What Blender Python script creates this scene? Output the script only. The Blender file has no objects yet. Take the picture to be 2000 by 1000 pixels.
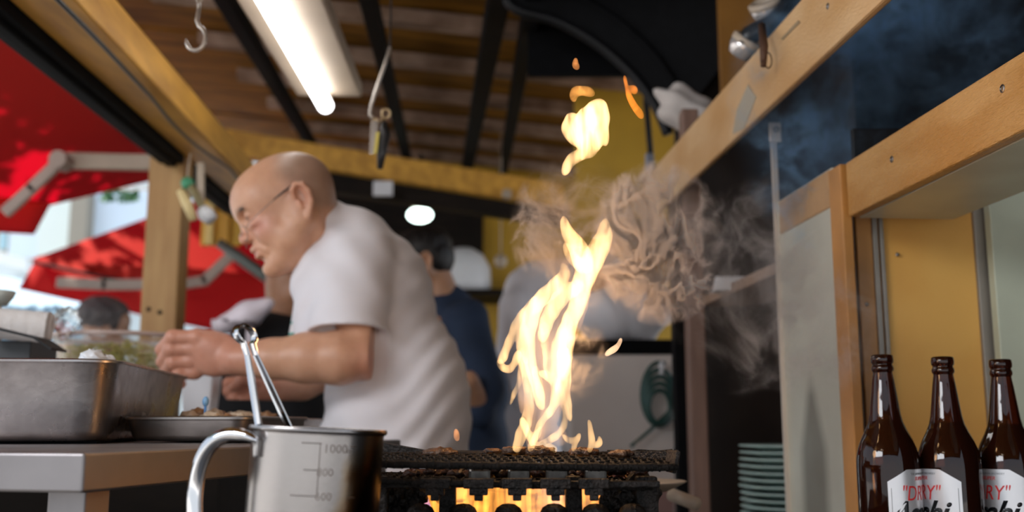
import bpy, bmesh, math, random
import numpy as np
from mathutils import Vector, Matrix
import openvdb
random.seed(7); np.random.seed(7)
SC = bpy.context.scene
COL = SC.collection
R = math.radians
# ------------------------------------------------------------------ camera, world, sun, exposure
CAMZ = 0.90
PITCH = math.atan(0.165)
SP, CP = math.sin(PITCH), math.cos(PITCH)
cam_d = bpy.data.cameras.new('camera'); cam = bpy.data.objects.new('camera', cam_d); COL.objects.link(cam)
cam.location = (0, 0, CAMZ); cam.rotation_euler = (math.pi/2+PITCH, 0, 0)
cam_d.lens = 36; cam_d.sensor_width = 36; cam_d.clip_start = 0.05; cam_d.clip_end = 200
cam_d.dof.use_dof = True; cam_d.dof.focus_distance = 1.09; cam_d.dof.aperture_fstop = 3.8
SC.camera = cam
SC.view_settings.view_transform = 'Standard'; SC.view_settings.look = 'None'
SC.view_settings.gamma = 1; SC.view_settings.use_curve_mapping = False
SC.view_settings.exposure = 0.30
w = bpy.data.worlds.new('world'); SC.world = w; w.use_nodes = True
wn = w.node_tree.nodes; wl = w.node_tree.links
bg = wn['Background']
tc = wn.new('ShaderNodeTexCoord'); sp = wn.new('ShaderNodeSeparateXYZ'); rp = wn.new('ShaderNodeValToRGB')
wl.new(tc.outputs['Generated'], sp.inputs[0]); wl.new(sp.outputs['Z'], rp.inputs[0]); wl.new(rp.outputs[0], bg.inputs[0])
rp.color_ramp.elements[0].color = (0.80, 0.86, 0.92, 1); rp.color_ramp.elements[1].color = (0.38, 0.56, 0.86, 1)
bg.inputs[1].default_value = 0.95
SUN_DIR = Vector((0.42, 0.10, -1.0)).normalized()      # the way the sunlight travels
sd = bpy.data.lights.new('sun', 'SUN'); sun = bpy.data.objects.new('sun', sd); COL.objects.link(sun)
sd.energy = 8; sd.angle = R(0.6); sd.color = (1, .95, .88)
sun.rotation_euler = SUN_DIR.to_track_quat('-Z', 'Y').to_euler(); sun.location = (-4, 4, 9)
def area(name, loc, target, size, energy, color, size_y=None):
    d = bpy.data.lights.new(name, 'AREA'); d.energy = energy; d.color = color; d.size = size
    if size_y: d.shape = 'RECTANGLE'; d.size_y = size_y
    o = bpy.data.objects.new(name, d); COL.objects.link(o); o.location = loc
    o.rotation_euler = (Vector(target)-Vector(loc)).to_track_quat('-Z', 'Y').to_euler(); return o
# added fill lights out of view; the last stands in for side daylight
area('street_side_lamp', (0.9, -0.9, 2.3), (0.1, 1.9, 1.0), 1.2, 22, (1, .95, .90), .5)
area('shop_front_lamp', (-0.6, -0.4, 2.2), (0.9, 1.7, 1.1), 1.0, 10, (1, .86, .72), .4)
area('open_side_daylight', (-1.6, -.2, 2.1), (-.25, 1.9, 1.1), 1.3, 42, (.94, .96, 1), .9)
SC.cycles.volume_bounces = 0 if False else 1
SC.cycles.max_bounces = 8
SC.cycles.sample_clamp_indirect = 4
SC.cycles.transparent_max_bounces = 24

# ------------------------------------------------------------------ pixel (2000 x 1000 frame) and depth to a point
def at(px, py, Y):
    dx = (px-1000)/2000; dy = (500-py)/2000
    s = Y/(CP-dy*SP)
    return Vector((dx*s, Y, CAMZ+(SP+dy*CP)*s))
def kx(px, py):
    dx = (px-1000)/2000; dy = (500-py)/2000
    return dx/(CP-dy*SP)
SL = -0.079                                            # the side wall runs off a little to the left
def onwall(px, py, a):
    return at(px, py, a/(kx(px, py)-SL))

# ------------------------------------------------------------------ object helpers
def link(o, parent=None):
    COL.objects.link(o)
    if parent is not None: o.parent = parent
    return o
def tag(o, label=None, cat=None, group=None, kind=None):
    if label: o['label'] = label
    if cat: o['category'] = cat
    if group: o['group'] = group
    if kind: o['kind'] = kind
    return o
def empty(name, loc=(0, 0, 0), rot=(0, 0, 0)):
    o = bpy.data.objects.new(name, None); o.location = loc; o.rotation_euler = rot; o.empty_display_size = .05
    return link(o)
def thing(name, label, cat, loc=(0, 0, 0), group=None, rot=(0, 0, 0)):
    return tag(empty(name, loc, rot), label, cat, group)
def dup(root, **kw):
    c = root.copy(); COL.objects.link(c)
    for ch in root.children:
        d = ch.copy(); COL.objects.link(d); d.parent = c
        for g in ch.children:
            e = g.copy(); COL.objects.link(e); e.parent = d
    for k, v in kw.items(): setattr(c, k, v)
    return c
class MB:
    def __init__(s): s.bm = bmesh.new()
    def box(s, c, size, rot=None, bev=0):
        m = Matrix.Translation(Vector(c)) @ (rot.to_4x4() if rot else Matrix()) @ Matrix.Diagonal((size[0], size[1], size[2], 1))
        r = bmesh.ops.create_cube(s.bm, size=1, matrix=m)
        if bev:
            es = list({e for v in r['verts'] for e in v.link_edges})
            bmesh.ops.bevel(s.bm, geom=es, offset=bev, segments=2, affect='EDGES', profile=.5)
        return s
    def hexa(s, pts):                                  # 8 points: bottom ring then top ring
        v = [s.bm.verts.new(p) for p in pts]
        for f in ((0,3,2,1),(4,5,6,7),(0,1,5,4),(1,2,6,5),(2,3,7,6),(3,0,4,7)):
            s.bm.faces.new([v[i] for i in f])
        return s
    def prism(s, a, b, along_w, up):                   # bar from a to b, given width and height vectors
        a, b, wv, uv = Vector(a), Vector(b), Vector(along_w), Vector(up)
        q = [p+wv*i*.5+uv*j*.5 for p in (a, b) for i, j in ((-1,-1),(1,-1),(1,1),(-1,1))]
        return s.hexa(q)
    def tube(s, pts, r, n=10, cap=True, flat=None):
        pts = [Vector(p) for p in pts]; N = len(pts)
        rs = r if isinstance(r, (list, tuple)) else [r]*N
        t0 = (pts[1]-pts[0]).normalized()
        ref = Vector((0, 0, 1)) if abs(t0.z) < .9 else Vector((0, 1, 0))
        u = t0.cross(ref).normalized(); rings = []
        for i in range(N):
            t = (pts[min(i+1, N-1)]-pts[max(i-1, 0)]).normalized()
            u = (u-t*u.dot(t)).normalized(); v = t.cross(u)
            k = flat or 1
            rings.append([s.bm.verts.new(pts[i]+u*math.cos(2*math.pi*j/n)*rs[i]+v*math.sin(2*math.pi*j/n)*rs[i]*k) for j in range(n)])
        for i in range(N-1):
            for j in range(n):
                s.bm.faces.new((rings[i][j], rings[i][(j+1) % n], rings[i+1][(j+1) % n], rings[i+1][j]))
        if cap:
            s.bm.faces.new(rings[0][::-1]); s.bm.faces.new(rings[-1])
        return s
    def lathe(s, prof, n=48, c=(0, 0, 0), closed=False):
        c = Vector(c); rings = []
        for (r, z) in prof:
            if r < 1e-6: rings.append([s.bm.verts.new(c+Vector((0, 0, z)))])
            else: rings.append([s.bm.verts.new(c+Vector((r*math.cos(2*math.pi*j/n), r*math.sin(2*math.pi*j/n), z))) for j in range(n)])
        for a, b in zip(rings, rings[1:]):
            for j in range(n):
                k = (j+1) % n
                if len(a) == 1 and len(b) == 1: continue
                if len(a) == 1: s.bm.faces.new((a[0], b[k], b[j]))
                elif len(b) == 1: s.bm.faces.new((a[j], a[k], b[0]))
                else: s.bm.faces.new((a[j], a[k], b[k], b[j]))
        return s
    def grid(s, f, nu, nv):
        g = [[s.bm.verts.new(f(i/nu, j/nv)) for j in range(nv+1)] for i in range(nu+1)]
        for i in range(nu):
            for j in range(nv): s.bm.faces.new((g[i][j], g[i+1][j], g[i+1][j+1], g[i][j+1]))
        return s
    def solid_grid(s, f, nu, nv, th):
        a = [[Vector(f(i/nu, j/nv)) for j in range(nv+1)] for i in range(nu+1)]
        th = Vector(th)
        g = [[s.bm.verts.new(p) for p in row] for row in a]; h = [[s.bm.verts.new(p+th) for p in row] for row in a]
        for i in range(nu):
            for j in range(nv):
                s.bm.faces.new((g[i][j], g[i+1][j], g[i+1][j+1], g[i][j+1])); s.bm.faces.new((h[i][j+1], h[i+1][j+1], h[i+1][j], h[i][j]))
        for i in range(nu):
            s.bm.faces.new((g[i+1][0], g[i][0], h[i][0], h[i+1][0])); s.bm.faces.new((g[i][nv], g[i+1][nv], h[i+1][nv], h[i][nv]))
        for j in range(nv):
            s.bm.faces.new((g[0][j], g[0][j+1], h[0][j+1], h[0][j])); s.bm.faces.new((g[nu][j+1], g[nu][j], h[nu][j], h[nu][j+1]))
        return s
    def sphere(s, c, r, sc=(1, 1, 1), sub=2, rot=None):
        m = Matrix.Translation(Vector(c)) @ (rot.to_4x4() if rot else Matrix()) @ Matrix.Diagonal((sc[0], sc[1], sc[2], 1))
        bmesh.ops.create_icosphere(s.bm, subdivisions=sub, radius=r, matrix=m); return s
    def build(s, name, mat, parent=None, smooth=False, bevel=0, sub=0, angle=None):
        bmesh.ops.recalc_face_normals(s.bm, faces=s.bm.faces[:])
        me = bpy.data.meshes.new(name); s.bm.to_mesh(me); s.bm.free()
        if mat: me.materials.append(mat)
        if smooth:
            for p in me.polygons: p.use_smooth = True
            if angle: me.set_sharp_from_angle(angle=R(angle))
        o = link(bpy.data.objects.new(name, me), parent)
        if bevel:
            b = o.modifiers.new('bevel', 'BEVEL'); b.width = bevel; b.segments = 2; b.limit_method = 'ANGLE'
        if sub:
            b = o.modifiers.new('subsurf', 'SUBSURF'); b.levels = sub; b.render_levels = sub
        return o
def struct(o, label=None, cat=None):
    o['kind'] = 'structure'
    if label: o['label'] = label
    if cat: o['category'] = cat
    return o

# ------------------------------------------------------------------ materials
def nmat(name):
    m = bpy.data.materials.new(name); m.use_nodes = True
    nt = m.node_tree; return m, nt, nt.nodes, nt.links, nt.nodes['Principled BSDF']
def mat(name, col, rough=.5, metal=0, noise=0, nscale=20, bump=0, bscale=80, stretch=(1, 1, 1), col2=None, thr=(.35, .65), spec=.5, rnoise=0, **kw):
    m, nt, N, L, b = nmat(name)
    b.inputs['Base Color'].default_value = (*col, 1); b.inputs['Roughness'].default_value = rough
    b.inputs['Metallic'].default_value = metal; b.inputs['Specular IOR Level'].default_value = spec
    for k, v in kw.items(): b.inputs[k.replace('_', ' ')].default_value = v
    tcn = N.new('ShaderNodeTexCoord'); mp = N.new('ShaderNodeMapping'); mp.inputs['Scale'].default_value = stretch
    L.new(tcn.outputs['Object'], mp.inputs[0])
    if noise or col2 or rnoise:
        t = N.new('ShaderNodeTexNoise'); t.inputs['Scale'].default_value = nscale; t.inputs['Detail'].default_value = 6
        L.new(mp.outputs[0], t.inputs['Vector'])
        rr = N.new('ShaderNodeValToRGB'); rr.color_ramp.elements[0].position = thr[0]; rr.color_ramp.elements[1].position = thr[1]
        c2 = col2 or tuple(c*(1-noise) for c in col)
        rr.color_ramp.elements[0].color = (*c2, 1); rr.color_ramp.elements[1].color = (*col, 1)
        L.new(t.outputs[0], rr.inputs[0])
        if noise or col2: L.new(rr.outputs[0], b.inputs['Base Color'])
        if rnoise:
            mr = N.new('ShaderNodeMapRange'); mr.inputs['From Min'].default_value = .3; mr.inputs['From Max'].default_value = .7
            mr.inputs['To Min'].default_value = rough+rnoise; mr.inputs['To Max'].default_value = rough
            L.new(t.outputs[0], mr.inputs[0]); L.new(mr.outputs[0], b.inputs['Roughness'])
    if bump:
        t2 = N.new('ShaderNodeTexNoise'); t2.inputs['Scale'].default_value = bscale; t2.inputs['Detail'].default_value = 5
        L.new(mp.outputs[0], t2.inputs['Vector'])
        bp = N.new('ShaderNodeBump'); bp.inputs['Strength'].default_value = bump; bp.inputs['Distance'].default_value = .004
        L.new(t2.outputs[0], bp.inputs['Height']); L.new(bp.outputs[0], b.inputs['Normal'])
    return m
def emis(name, col, s):
    m, nt, N, L, b = nmat(name)
    b.inputs['Base Color'].default_value = (.8, .8, .8, 1)
    b.inputs['Emission Color'].default_value = (*col, 1); b.inputs['Emission Strength'].default_value = s
    return m
def fabric_red(name, col):
    m, nt, N, L, b = nmat(name)
    b.inputs['Base Color'].default_value = (*col, 1); b.inputs['Roughness'].default_value = .8
    t = N.new('ShaderNodeBsdfTranslucent'); t.inputs[0].default_value = (.85, .035, .14, 1)
    mx = N.new('ShaderNodeMixShader'); mx.inputs[0].default_value = .55
    L.new(b.outputs[0], mx.inputs[1]); L.new(t.outputs[0], mx.inputs[2]); L.new(mx.outputs[0], N['Material Output'].inputs[0])
    return m
M = {}
M['black'] = mat('soot_black', (.0035, .0036, .0045), .75, noise=.4, nscale=30, spec=.12)
M['blackmetal'] = mat('black_painted_steel', (.008, .008, .009), .45, 0, spec=.2, noise=.3, nscale=40)
M['iron'] = mat('charred_iron', (.022, .016, .013), .45, .5, col2=(.007, .005, .004), nscale=90, bump=.9, bscale=260, thr=(.4, .6))
M['ironwire'] = mat('greasy_wire', (.014, .010, .008), .75, 0, spec=.25, col2=(.004, .003, .002), nscale=120, bump=.7, bscale=350)
M['beam'] = mat('varnished_ochre_beam', (.64, .36, .13), .36, col2=(.50, .24, .06), nscale=9, stretch=(1, .5, 2.2), bump=.7, bscale=190)
M['beam2'] = mat('worn_ochre_beam', (.72, .47, .24), .36, col2=(.58, .32, .12), nscale=5, stretch=(2, 1, 2), bump=.3, bscale=120)
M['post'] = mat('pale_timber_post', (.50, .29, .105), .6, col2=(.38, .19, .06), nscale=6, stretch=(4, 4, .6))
M['postlit'] = mat('fresh_timber', (.80, .62, .30), .6, noise=.15, nscale=6, stretch=(4, 4, .6))  # paler copy of the post timber with sunlight put into its colour
M['eave'] = mat('ochre_eave_beam', (.80, .42, .065), .5, col2=(.55, .27, .04), nscale=7, stretch=(3, .6, 3))
M['board'] = mat('brown_roof_board', (.29, .13, .016), .8, spec=.1, col2=(.13, .055, .008), nscale=5, stretch=(.6, 3, 3))
M['purlin'] = mat('greyish_purlin', (.46, .32, .24), .8, spec=.1, col2=(.24, .15, .10), nscale=8)
M['darkwood'] = mat('dark_stained_wood', (.014, .009, .006), .7, spec=.2, noise=.5, nscale=8, stretch=(.6, 3, 3))
M['brownwall'] = mat('brown_panel', (.20, .10, .03), .55, noise=.4, nscale=3)
M['yellow'] = mat('yellow_wall_paint', (.62, .36, .03), .6, noise=.25, nscale=3)
M['yellowpanel'] = mat('amber_panel', (.84, .47, .11), .5, col2=(.74, .37, .07), nscale=6, thr=(.3, .6), bump=.08, bscale=120)
M['orangestrip'] = mat('orange_trim', (.55, .25, .06), .4, noise=.25, nscale=12)
M['greyframe'] = mat('grey_aluminium_frame', (.33, .30, .26), .45, .4, noise=.15, nscale=10)
M['greenwhite'] = mat('pale_green_tile', (.62, .67, .52), .4, noise=.12, nscale=8)
M['steel'] = mat('brushed_stainless', (.50, .47, .45), .30, 1, noise=.18, nscale=14, bump=.03, bscale=300, rnoise=.12)
M['steelpan'] = mat('worn_stainless', (.42, .38, .37), .20, 1, col2=(.27, .24, .23), nscale=22, thr=(.3, .6), rnoise=.2, bump=.05, bscale=120)
M['steeldark'] = mat('dull_stainless', (.34, .31, .29), .38, 1, noise=.3, nscale=18)
M['tablesteel'] = mat('dull_table_steel', (.27, .25, .25), .42, .9, noise=.2, nscale=9, rnoise=.1)
M['chrome'] = mat('polished_steel', (.72, .72, .74), .13, 1, noise=.1, nscale=20)
M['galv'] = mat('greasy_steel_sheet', (.66, .66, .56), .38, .45, col2=(.52, .50, .42), nscale=4, thr=(.3, .65), rnoise=.2, bump=.05, bscale=60)
M['white'] = mat('white_enamel', (.78, .78, .80), .45, noise=.05)
M['offwhite'] = mat('offwhite_metal', (.50, .40, .30), .5, noise=.15, nscale=5)
M['greyarm'] = mat('grey_awning_arm', (.44, .34, .28), .5, noise=.2, nscale=3)
M['red'] = fabric_red('red_awning_cloth', (.55, .028, .012))
M['blackpl'] = mat('black_plastic', (.015, .015, .016), .35)
M['tile'] = mat('stall_floor_concrete', (.14, .13, .12), .7, noise=.3, nscale=4)
def loft(bm, rings, cap0=True, cap1=True):
    vs = [[bm.verts.new(p) for p in rg] for rg in rings]; n = len(vs[0])
    for a, b in zip(vs, vs[1:]):
        for j in range(n): bm.faces.new((a[j], a[(j+1) % n], b[(j+1) % n], b[j]))
    if cap0: bm.faces.new(vs[0][::-1])
    if cap1: bm.faces.new(vs[-1])
# ================================================================== SETTING
DX = Vector((SL, 1, 0)).normalized()                   # along the right-hand wall, away from the camera
NX = Vector((DX.y, -DX.x, 0))                          # to the right of it
Z = Vector((0, 0, 1))
fl = MB(); fl.box((0, 3, -.05), (9, 12, .1)); struct(fl.build('floor', M['tile']), 'dark concrete stall floor', 'floor')
g = MB(); g.box((-3, 13, -.15), (34, 40, .08)); struct(g.build('ground', mat('street_paving', (.62, .60, .57), .8, noise=.2, nscale=1)), 'grey street paving outside', 'ground')

# roof: boards and purlins between the eave and the far beam
ROOF_Z0 = at(700, 0, 2.8).z; ROOF_S = .09
def roof_z(y): return ROOF_Z0+ROOF_S*(y-2.8)
ceil = struct(empty('ceiling', (0, 0, 0)), 'sloping brown boarded stall roof', 'ceiling')
board0 = None
TILT = .10                                             # the roof falls towards the right
def roofpt(x, y, dz=0): return Vector((x, y, roof_z(y)-TILT*(x-.2)+dz))
for i in range(14):
    y0 = -1.2+i*.57-.0
    b = MB(); zz = .10+.004*(i % 3)
    p = [roofpt(-1.9, y0, zz), roofpt(1.15, y0+.10, zz), roofpt(1.15, y0+.663, zz), roofpt(-1.9, y0+.563, zz)]
    b.hexa(p+[q+Vector((0, 0, .02)) for q in p])
    b.build('roof_board', M['board'], ceil, bevel=.003)
for i in range(10):
    y0 = 1.06+i*.57
    b = MB(); b.prism(roofpt(-1.25, y0, .07), roofpt(1.15, y0+.08, .07), (0, .060, 0), (0, 0, .05))
    b.build('purlin', M['purlin'], ceil)
for (a, c, wd) in (((452, 12), (612, 285), .05), ((722, 0), (798, 318), .05), ((972, 0), (893, 430), .065), ((1032, 40), (980, 345), .05)):
    # each rafter follows the underside of the roof
    def hit(px, py):
        Y = 2.8
        for _ in range(30):
            q = at(px, py, Y); Y *= (roofpt(q.x, Y).z-CAMZ)/(q.z-CAMZ)
        return at(px, py, Y)
    A, B = hit(*a), hit(*c)
    A = A-(B-A)*.35
    b = MB(); d = (B-A).normalized(); b.prism(A-Z*.01, B-Z*.01, d.cross(Z).normalized()*wd, Z*.06)
    b.build('rafter', M['black'], ceil, bevel=.004)

# far cross beams at the end of the roof
A, B = at(380, 270, 4.6), at(1100, 385, 4.9)
b = MB(); b.prism(A, B, (0, .10, 0), (0, 0, .115)); struct(b.build('trim_1', M['eave'], bevel=.006), 'ochre cross beam carrying the far end of the roof', 'beam')
A, B = at(600, 350, 4.75), at(1110, 425, 5.0)
b = MB(); b.prism(A, B, (0, .10, 0), (0, 0, .10)); struct(b.build('trim_2', M['darkwood'], bevel=.006), 'black beam under the ochre cross beam', 'beam')
b = MB(); b.box(at(748, 368, 4.62), (.09, .012, .07), bev=.004); tag(b.build('paper_notice', M['white']), 'small pale paper notice on the dark far beam', 'notice')
b = MB(); b.box(at(990, 379, 4.76), (.045, .05, .045), bev=.012); tag(b.build('junction_box', M['offwhite']), 'tiny pale junction box on the far beam right of the rafters', 'box')

# left eave beam with black fascia
def eave(px, py, dx=0):
    a = -.79
    return at(px, py, a/(kx(px, py)-SL))
P1, P2 = eave(10, 0), eave(372, 318)
dE = (P2-P1).normalized()
P0 = P1-dE*1.3; P3 = P2+dE*.75
nE = Vector((dE.y, -dE.x, 0)).normalized()
b = MB(); b.prism(P0+nE*.100+Z*.012, P3+nE*.100+Z*.012, nE*.120, Z*.085); struct(b.build('trim_3', M['eave'], bevel=.006), 'ochre eave beam along the open left side', 'beam')
b = MB(); b.prism(P0-Z*.012, P3-Z*.012, nE*.075, Z*.080)
b.prism(P0-Z*.056+nE*.0, P3-Z*.056+nE*.0, nE*.03, Z*.012); struct(b.build('trim_4', M['black'], bevel=.004), 'black steel fascia under the left eave beam', 'fascia')
# cable clipped along the eave beam
pts = []
for i in range(26):
    t = i/25; q = P1.lerp(P2, -.2+t*1.35)
    pts.append(q+nE*(.135+.012*math.sin(t*9))+Z*(-.038-.012*abs(math.sin(t*7.5))))
b = MB(); b.tube(pts, .0045, 8); tag(b.build('cable', M['blackpl'], smooth=True), 'dark cable sagging along the ochre eave beam', 'cable')

# timber post under the eave and its sunlit neighbour
def post(px0, px1, ytop, ybot, Y, m, name, label, dep=.09):
    a = at((px0+px1)/2, 500, Y); wd = (px1-px0)/2000*Y*1.0
    zt = at(px0, ytop, Y).z
    b = MB(); b.box((a.x, Y+dep/2, zt/2), (wd, dep, zt), bev=.004)
    return tag(b.build(name, m), label, 'post')
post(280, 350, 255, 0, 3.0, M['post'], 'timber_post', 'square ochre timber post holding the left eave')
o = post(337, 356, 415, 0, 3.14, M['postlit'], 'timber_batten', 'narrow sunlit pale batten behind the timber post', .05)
for (px, py) in ((290, 604), (312, 610)):
    q = at(px, py, 2.998); b = MB(); b.sphere(q, .008, (1, .25, 1), 1)
    b.build('knot', M['darkwood'], bpy.data.objects['timber_post'])

# ---- right-hand side: beams, sheet wall, cupboard
def wallbox(a, y0, y1, z0, z1, th, m, name, side=1, bev=.003, parent=None):
    """slab along the right wall: plane offset a at Y=0, from depth y0 to y1"""
    p = [Vector((a+SL*y, y, z)) for y, z in ((y0, z0), (y1, z0), (y1, z1), (y0, z1))]
    b = MB(); b.hexa([p[0], p[1], p[2], p[3]]+[q+NX*th for q in p]); return b.build(name, m, parent, bevel=bev)
AU = .55
zl = (onwall(1720, 0, AU).z+onwall(1310, 390, AU).z)/2; zh = onwall(1545, 20, AU).z
print('upper beam', zl, zh, onwall(1720, 0, AU), onwall(1310, 390, AU), onwall(1290, 320, AU))
struct(wallbox(AU, .5, 2.62, zl, zh, .014, M['beam2'], 'trim_5', bev=.004), 'worn ochre upper beam rising over the grill', 'beam')
AL = .611
ub = bpy.data.objects['trim_5']
q = onwall(1617, 12, AU); b = MB(); b.lathe([(0, -.001), (.0042, -.001), (.0048, 0), (.0035, .0008), (.0028, -.0005), (0, -.0005)], 16)
o = b.build('screw', M['steeldark'], ub); o.matrix_world = Matrix.Translation(q-NX*.0005) @ (-NX).to_track_quat('Z', 'Y').to_matrix().to_4x4()
for pl, m_ in ((((1462, 165), (1478, 190), (1455, 250), (1432, 262), (1440, 215)), mat('grey_paint_smear', (.42, .36, .27), .5)), (((1560, 40), (1564, 44), (1530, 78), (1526, 76)), mat('pencil_mark', (.30, .22, .13), .7))):
    b = MB(); lo_ = [onwall(x_, y_, AU)-NX*.0003 for x_, y_ in pl]; loft(b.bm, [lo_, [p_-NX*.0009 for p_ in lo_]]); b.build('paint_smear', m_, ub)
z1 = onwall(2000, 95, AL).z; z1b = onwall(1660, 315, AL).z; z0 = onwall(2000, 250, AL).z; z0b = onwall(1668, 420, AL).z
print('lower beam', z0, z0b, z1, z1b, onwall(1660, 315, AL), onwall(2000, 95, AL))
YB = onwall(1655, 400, AL).y
LZ0, LZ1 = (z0+z0b)/2, (z1+z1b)/2
lb = struct(wallbox(AL, .6, YB, LZ0, LZ1, .018, M['beam'], 'trim_6', bev=.003), 'varnished ochre lower beam above the bottles', 'beam')
for (px, py) in ((1958, 173), (1742, 311)):
    q = onwall(px, py, AL); b = MB(); b.lathe([(0, -.001), (.0042, -.001), (.0048, 0), (.0035, .0008), (.0028, -.0005), (0, -.0005)], 16)
    o = b.build('screw', M['steeldark'], lb); o.matrix_world = Matrix.Translation(q-NX*.0005) @ (-NX).to_track_quat('Z', 'Y').to_matrix().to_4x4()
# soffit and inner rail under the lower beam
b = MB(); p = [Vector((AL+SL*y, y, LZ0-.001)) for y in (.6, YB)]
b.hexa([p[0]+NX*.018, p[1]+NX*.018, p[1]+NX*.16, p[0]+NX*.16]+[q+Z*.014 for q in (p[0]+NX*.018, p[1]+NX*.018, p[1]+NX*.16, p[0]+NX*.16)])
struct(b.build('trim_7', M['galv']), 'greasy soffit board behind the lower beam', 'board')
# steel sheet wall beyond the cupboard corner
YS0, YS1 = YB+.004, onwall(1527, 500, AL).y
zs = LZ1+.004
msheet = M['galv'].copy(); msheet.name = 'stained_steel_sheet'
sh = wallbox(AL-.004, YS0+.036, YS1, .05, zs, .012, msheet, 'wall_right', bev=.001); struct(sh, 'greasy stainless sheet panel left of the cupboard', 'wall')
o = wallbox(AL-.007, YS0, YS0+.045, .05, zs-.004, .016, M['orangestrip'], 'edge_batten', parent=sh, bev=.002)  # thin slab painting the orange reflection at the sheet's edge
o = wallbox(AL-.006, YS0+.045, YS1-.012, zs-.060, zs-.002, .014, mat('faded_orange_rail', (.50, .29, .13), .45, noise=.3, nscale=14), 'top_rail', parent=sh, bev=.002)  # added strip: beam continuation and its orange reflection put into the colour
q = onwall(1530, 240, AL)
b = MB(); ytr = YS1
b.prism(Vector((AL+SL*ytr-.006, ytr, .05)), Vector((AL+SL*ytr-.006, ytr, q.z)), NX*.010, DX*.006)
b.box((AL+SL*ytr-.004, ytr-.006, q.z-.008), (.022, .004, .036), bev=.002)
b.build('edge_trim', mat('worn_pale_trim', (.62, .54, .46), .4, .3), sh, bevel=.001)
b = MB(); b.lathe([(.0025, 0), (.0055, 0), (.0055, .002), (.0025, .002), (.0025, 0)], 16, (0, 0, 0))
o = b.build('grommet', M['steeldark'], sh); o.matrix_world = Matrix.Translation((AL+SL*ytr-.003, ytr-.010, q.z-.004)) @ Matrix.Rotation(R(90), 4, 'X')

# a bottle's dark reflection, painted into the sheet colour by a position mask
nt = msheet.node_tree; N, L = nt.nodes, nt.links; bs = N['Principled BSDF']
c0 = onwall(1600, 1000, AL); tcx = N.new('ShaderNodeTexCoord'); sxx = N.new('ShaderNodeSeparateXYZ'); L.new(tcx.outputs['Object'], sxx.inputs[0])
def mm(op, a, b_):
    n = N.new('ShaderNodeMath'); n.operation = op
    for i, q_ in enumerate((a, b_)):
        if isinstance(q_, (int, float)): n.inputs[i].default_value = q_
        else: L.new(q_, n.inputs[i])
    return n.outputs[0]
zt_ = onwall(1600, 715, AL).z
up_ = mm('MULTIPLY', mm('SUBTRACT', zt_, sxx.outputs['Z']), 1.0)               # metres below the top of the painted reflection
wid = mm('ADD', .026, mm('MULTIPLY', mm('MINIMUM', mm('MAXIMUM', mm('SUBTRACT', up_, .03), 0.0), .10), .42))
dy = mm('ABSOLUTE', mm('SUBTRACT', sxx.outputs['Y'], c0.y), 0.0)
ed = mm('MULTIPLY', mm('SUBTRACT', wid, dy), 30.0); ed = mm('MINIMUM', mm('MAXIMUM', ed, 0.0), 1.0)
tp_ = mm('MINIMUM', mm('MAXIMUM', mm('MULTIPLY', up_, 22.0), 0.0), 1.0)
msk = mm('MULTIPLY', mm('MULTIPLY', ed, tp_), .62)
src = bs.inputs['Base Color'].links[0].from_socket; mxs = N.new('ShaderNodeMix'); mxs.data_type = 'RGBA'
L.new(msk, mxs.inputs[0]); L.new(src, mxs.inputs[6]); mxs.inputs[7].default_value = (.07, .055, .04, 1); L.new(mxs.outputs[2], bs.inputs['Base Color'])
# cupboard back: strips and panels facing the camera
YC = YB+.05
cup = struct(empty('wall_cupboard', (0, 0, 0)), 'amber panelled cupboard back behind the bottles', 'wall')
def cpanel(px0, px1, yt0, yb, Y, m, name, th=.012, bev=.002):
    x0, x1 = at(px0, 700, Y).x, at(px1, 700, Y).x
    zt = at((px0+px1)/2, yt0, Y).z; zb = at((px0+px1)/2, yb, Y).z if yb else .55
    b = MB(); b.box(((x0+x1)/2, Y+th/2, (zt+zb)/2), (x1-x0, th, zt-zb), bev=bev); return b.build(name, m, cup)
cpanel(1686, 1735, 390, None, YC, M['orangestrip'], 'stile')
cpanel(1719, 1729, 405, None, YC-.006, M['greyframe'], 'channel', .01, .001)
cpanel(1733, 1741, 405, None, YC-.006, M['greyframe'], 'channel', .01, .001)
cpanel(1727, 1735, 405, None, YC+.001, M['steeldark'], 'channel_groove', .004, .0005)
cpanel(1739, 1925, 405, None, YC+.004, M['yellowpanel'], 'door_panel', .012)
cpanel(1922, 1958, 372, None, YC-.003, M['greyframe'], 'stile', .016)
cpanel(1955, 2350, 340, None, YC-.03, M['greenwhite'], 'tile_panel', .02)
cpanel(1712, 1932, 385, 405, YC-.002, M['greyframe'], 'rail', .014)
cpanel(1690, 2350, 250, 385, YC+.01, M['blackmetal'], 'header', .012)
for (px, py) in ((1753, 497), (1693, 594), (1893, 408)):
    q = at(px, py, YC-.001 if px > 1700 else YC-.001); b = MB(); b.sphere(q, .0035, (1, .5, 1), 1); b.build('screw', M['steeldark'], cup)
# shelf board the bottles stand on
sb = MB(); ZSH = at(1735, 1140, 1.3).z
sb.box((.95, YC-.22, ZSH-.012), (.9, .44, .024), bev=.003); struct(sb.build('trim_8', M['orangestrip']), 'board under the bottles', 'board')
sb = MB(); sb.box((.95, YC-.22, ZSH*.5-.03), (.9, .42, ZSH-.03)); struct(sb.build('wall_base', M['darkwood']), 'dark base under the cupboard', 'wall')

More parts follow.
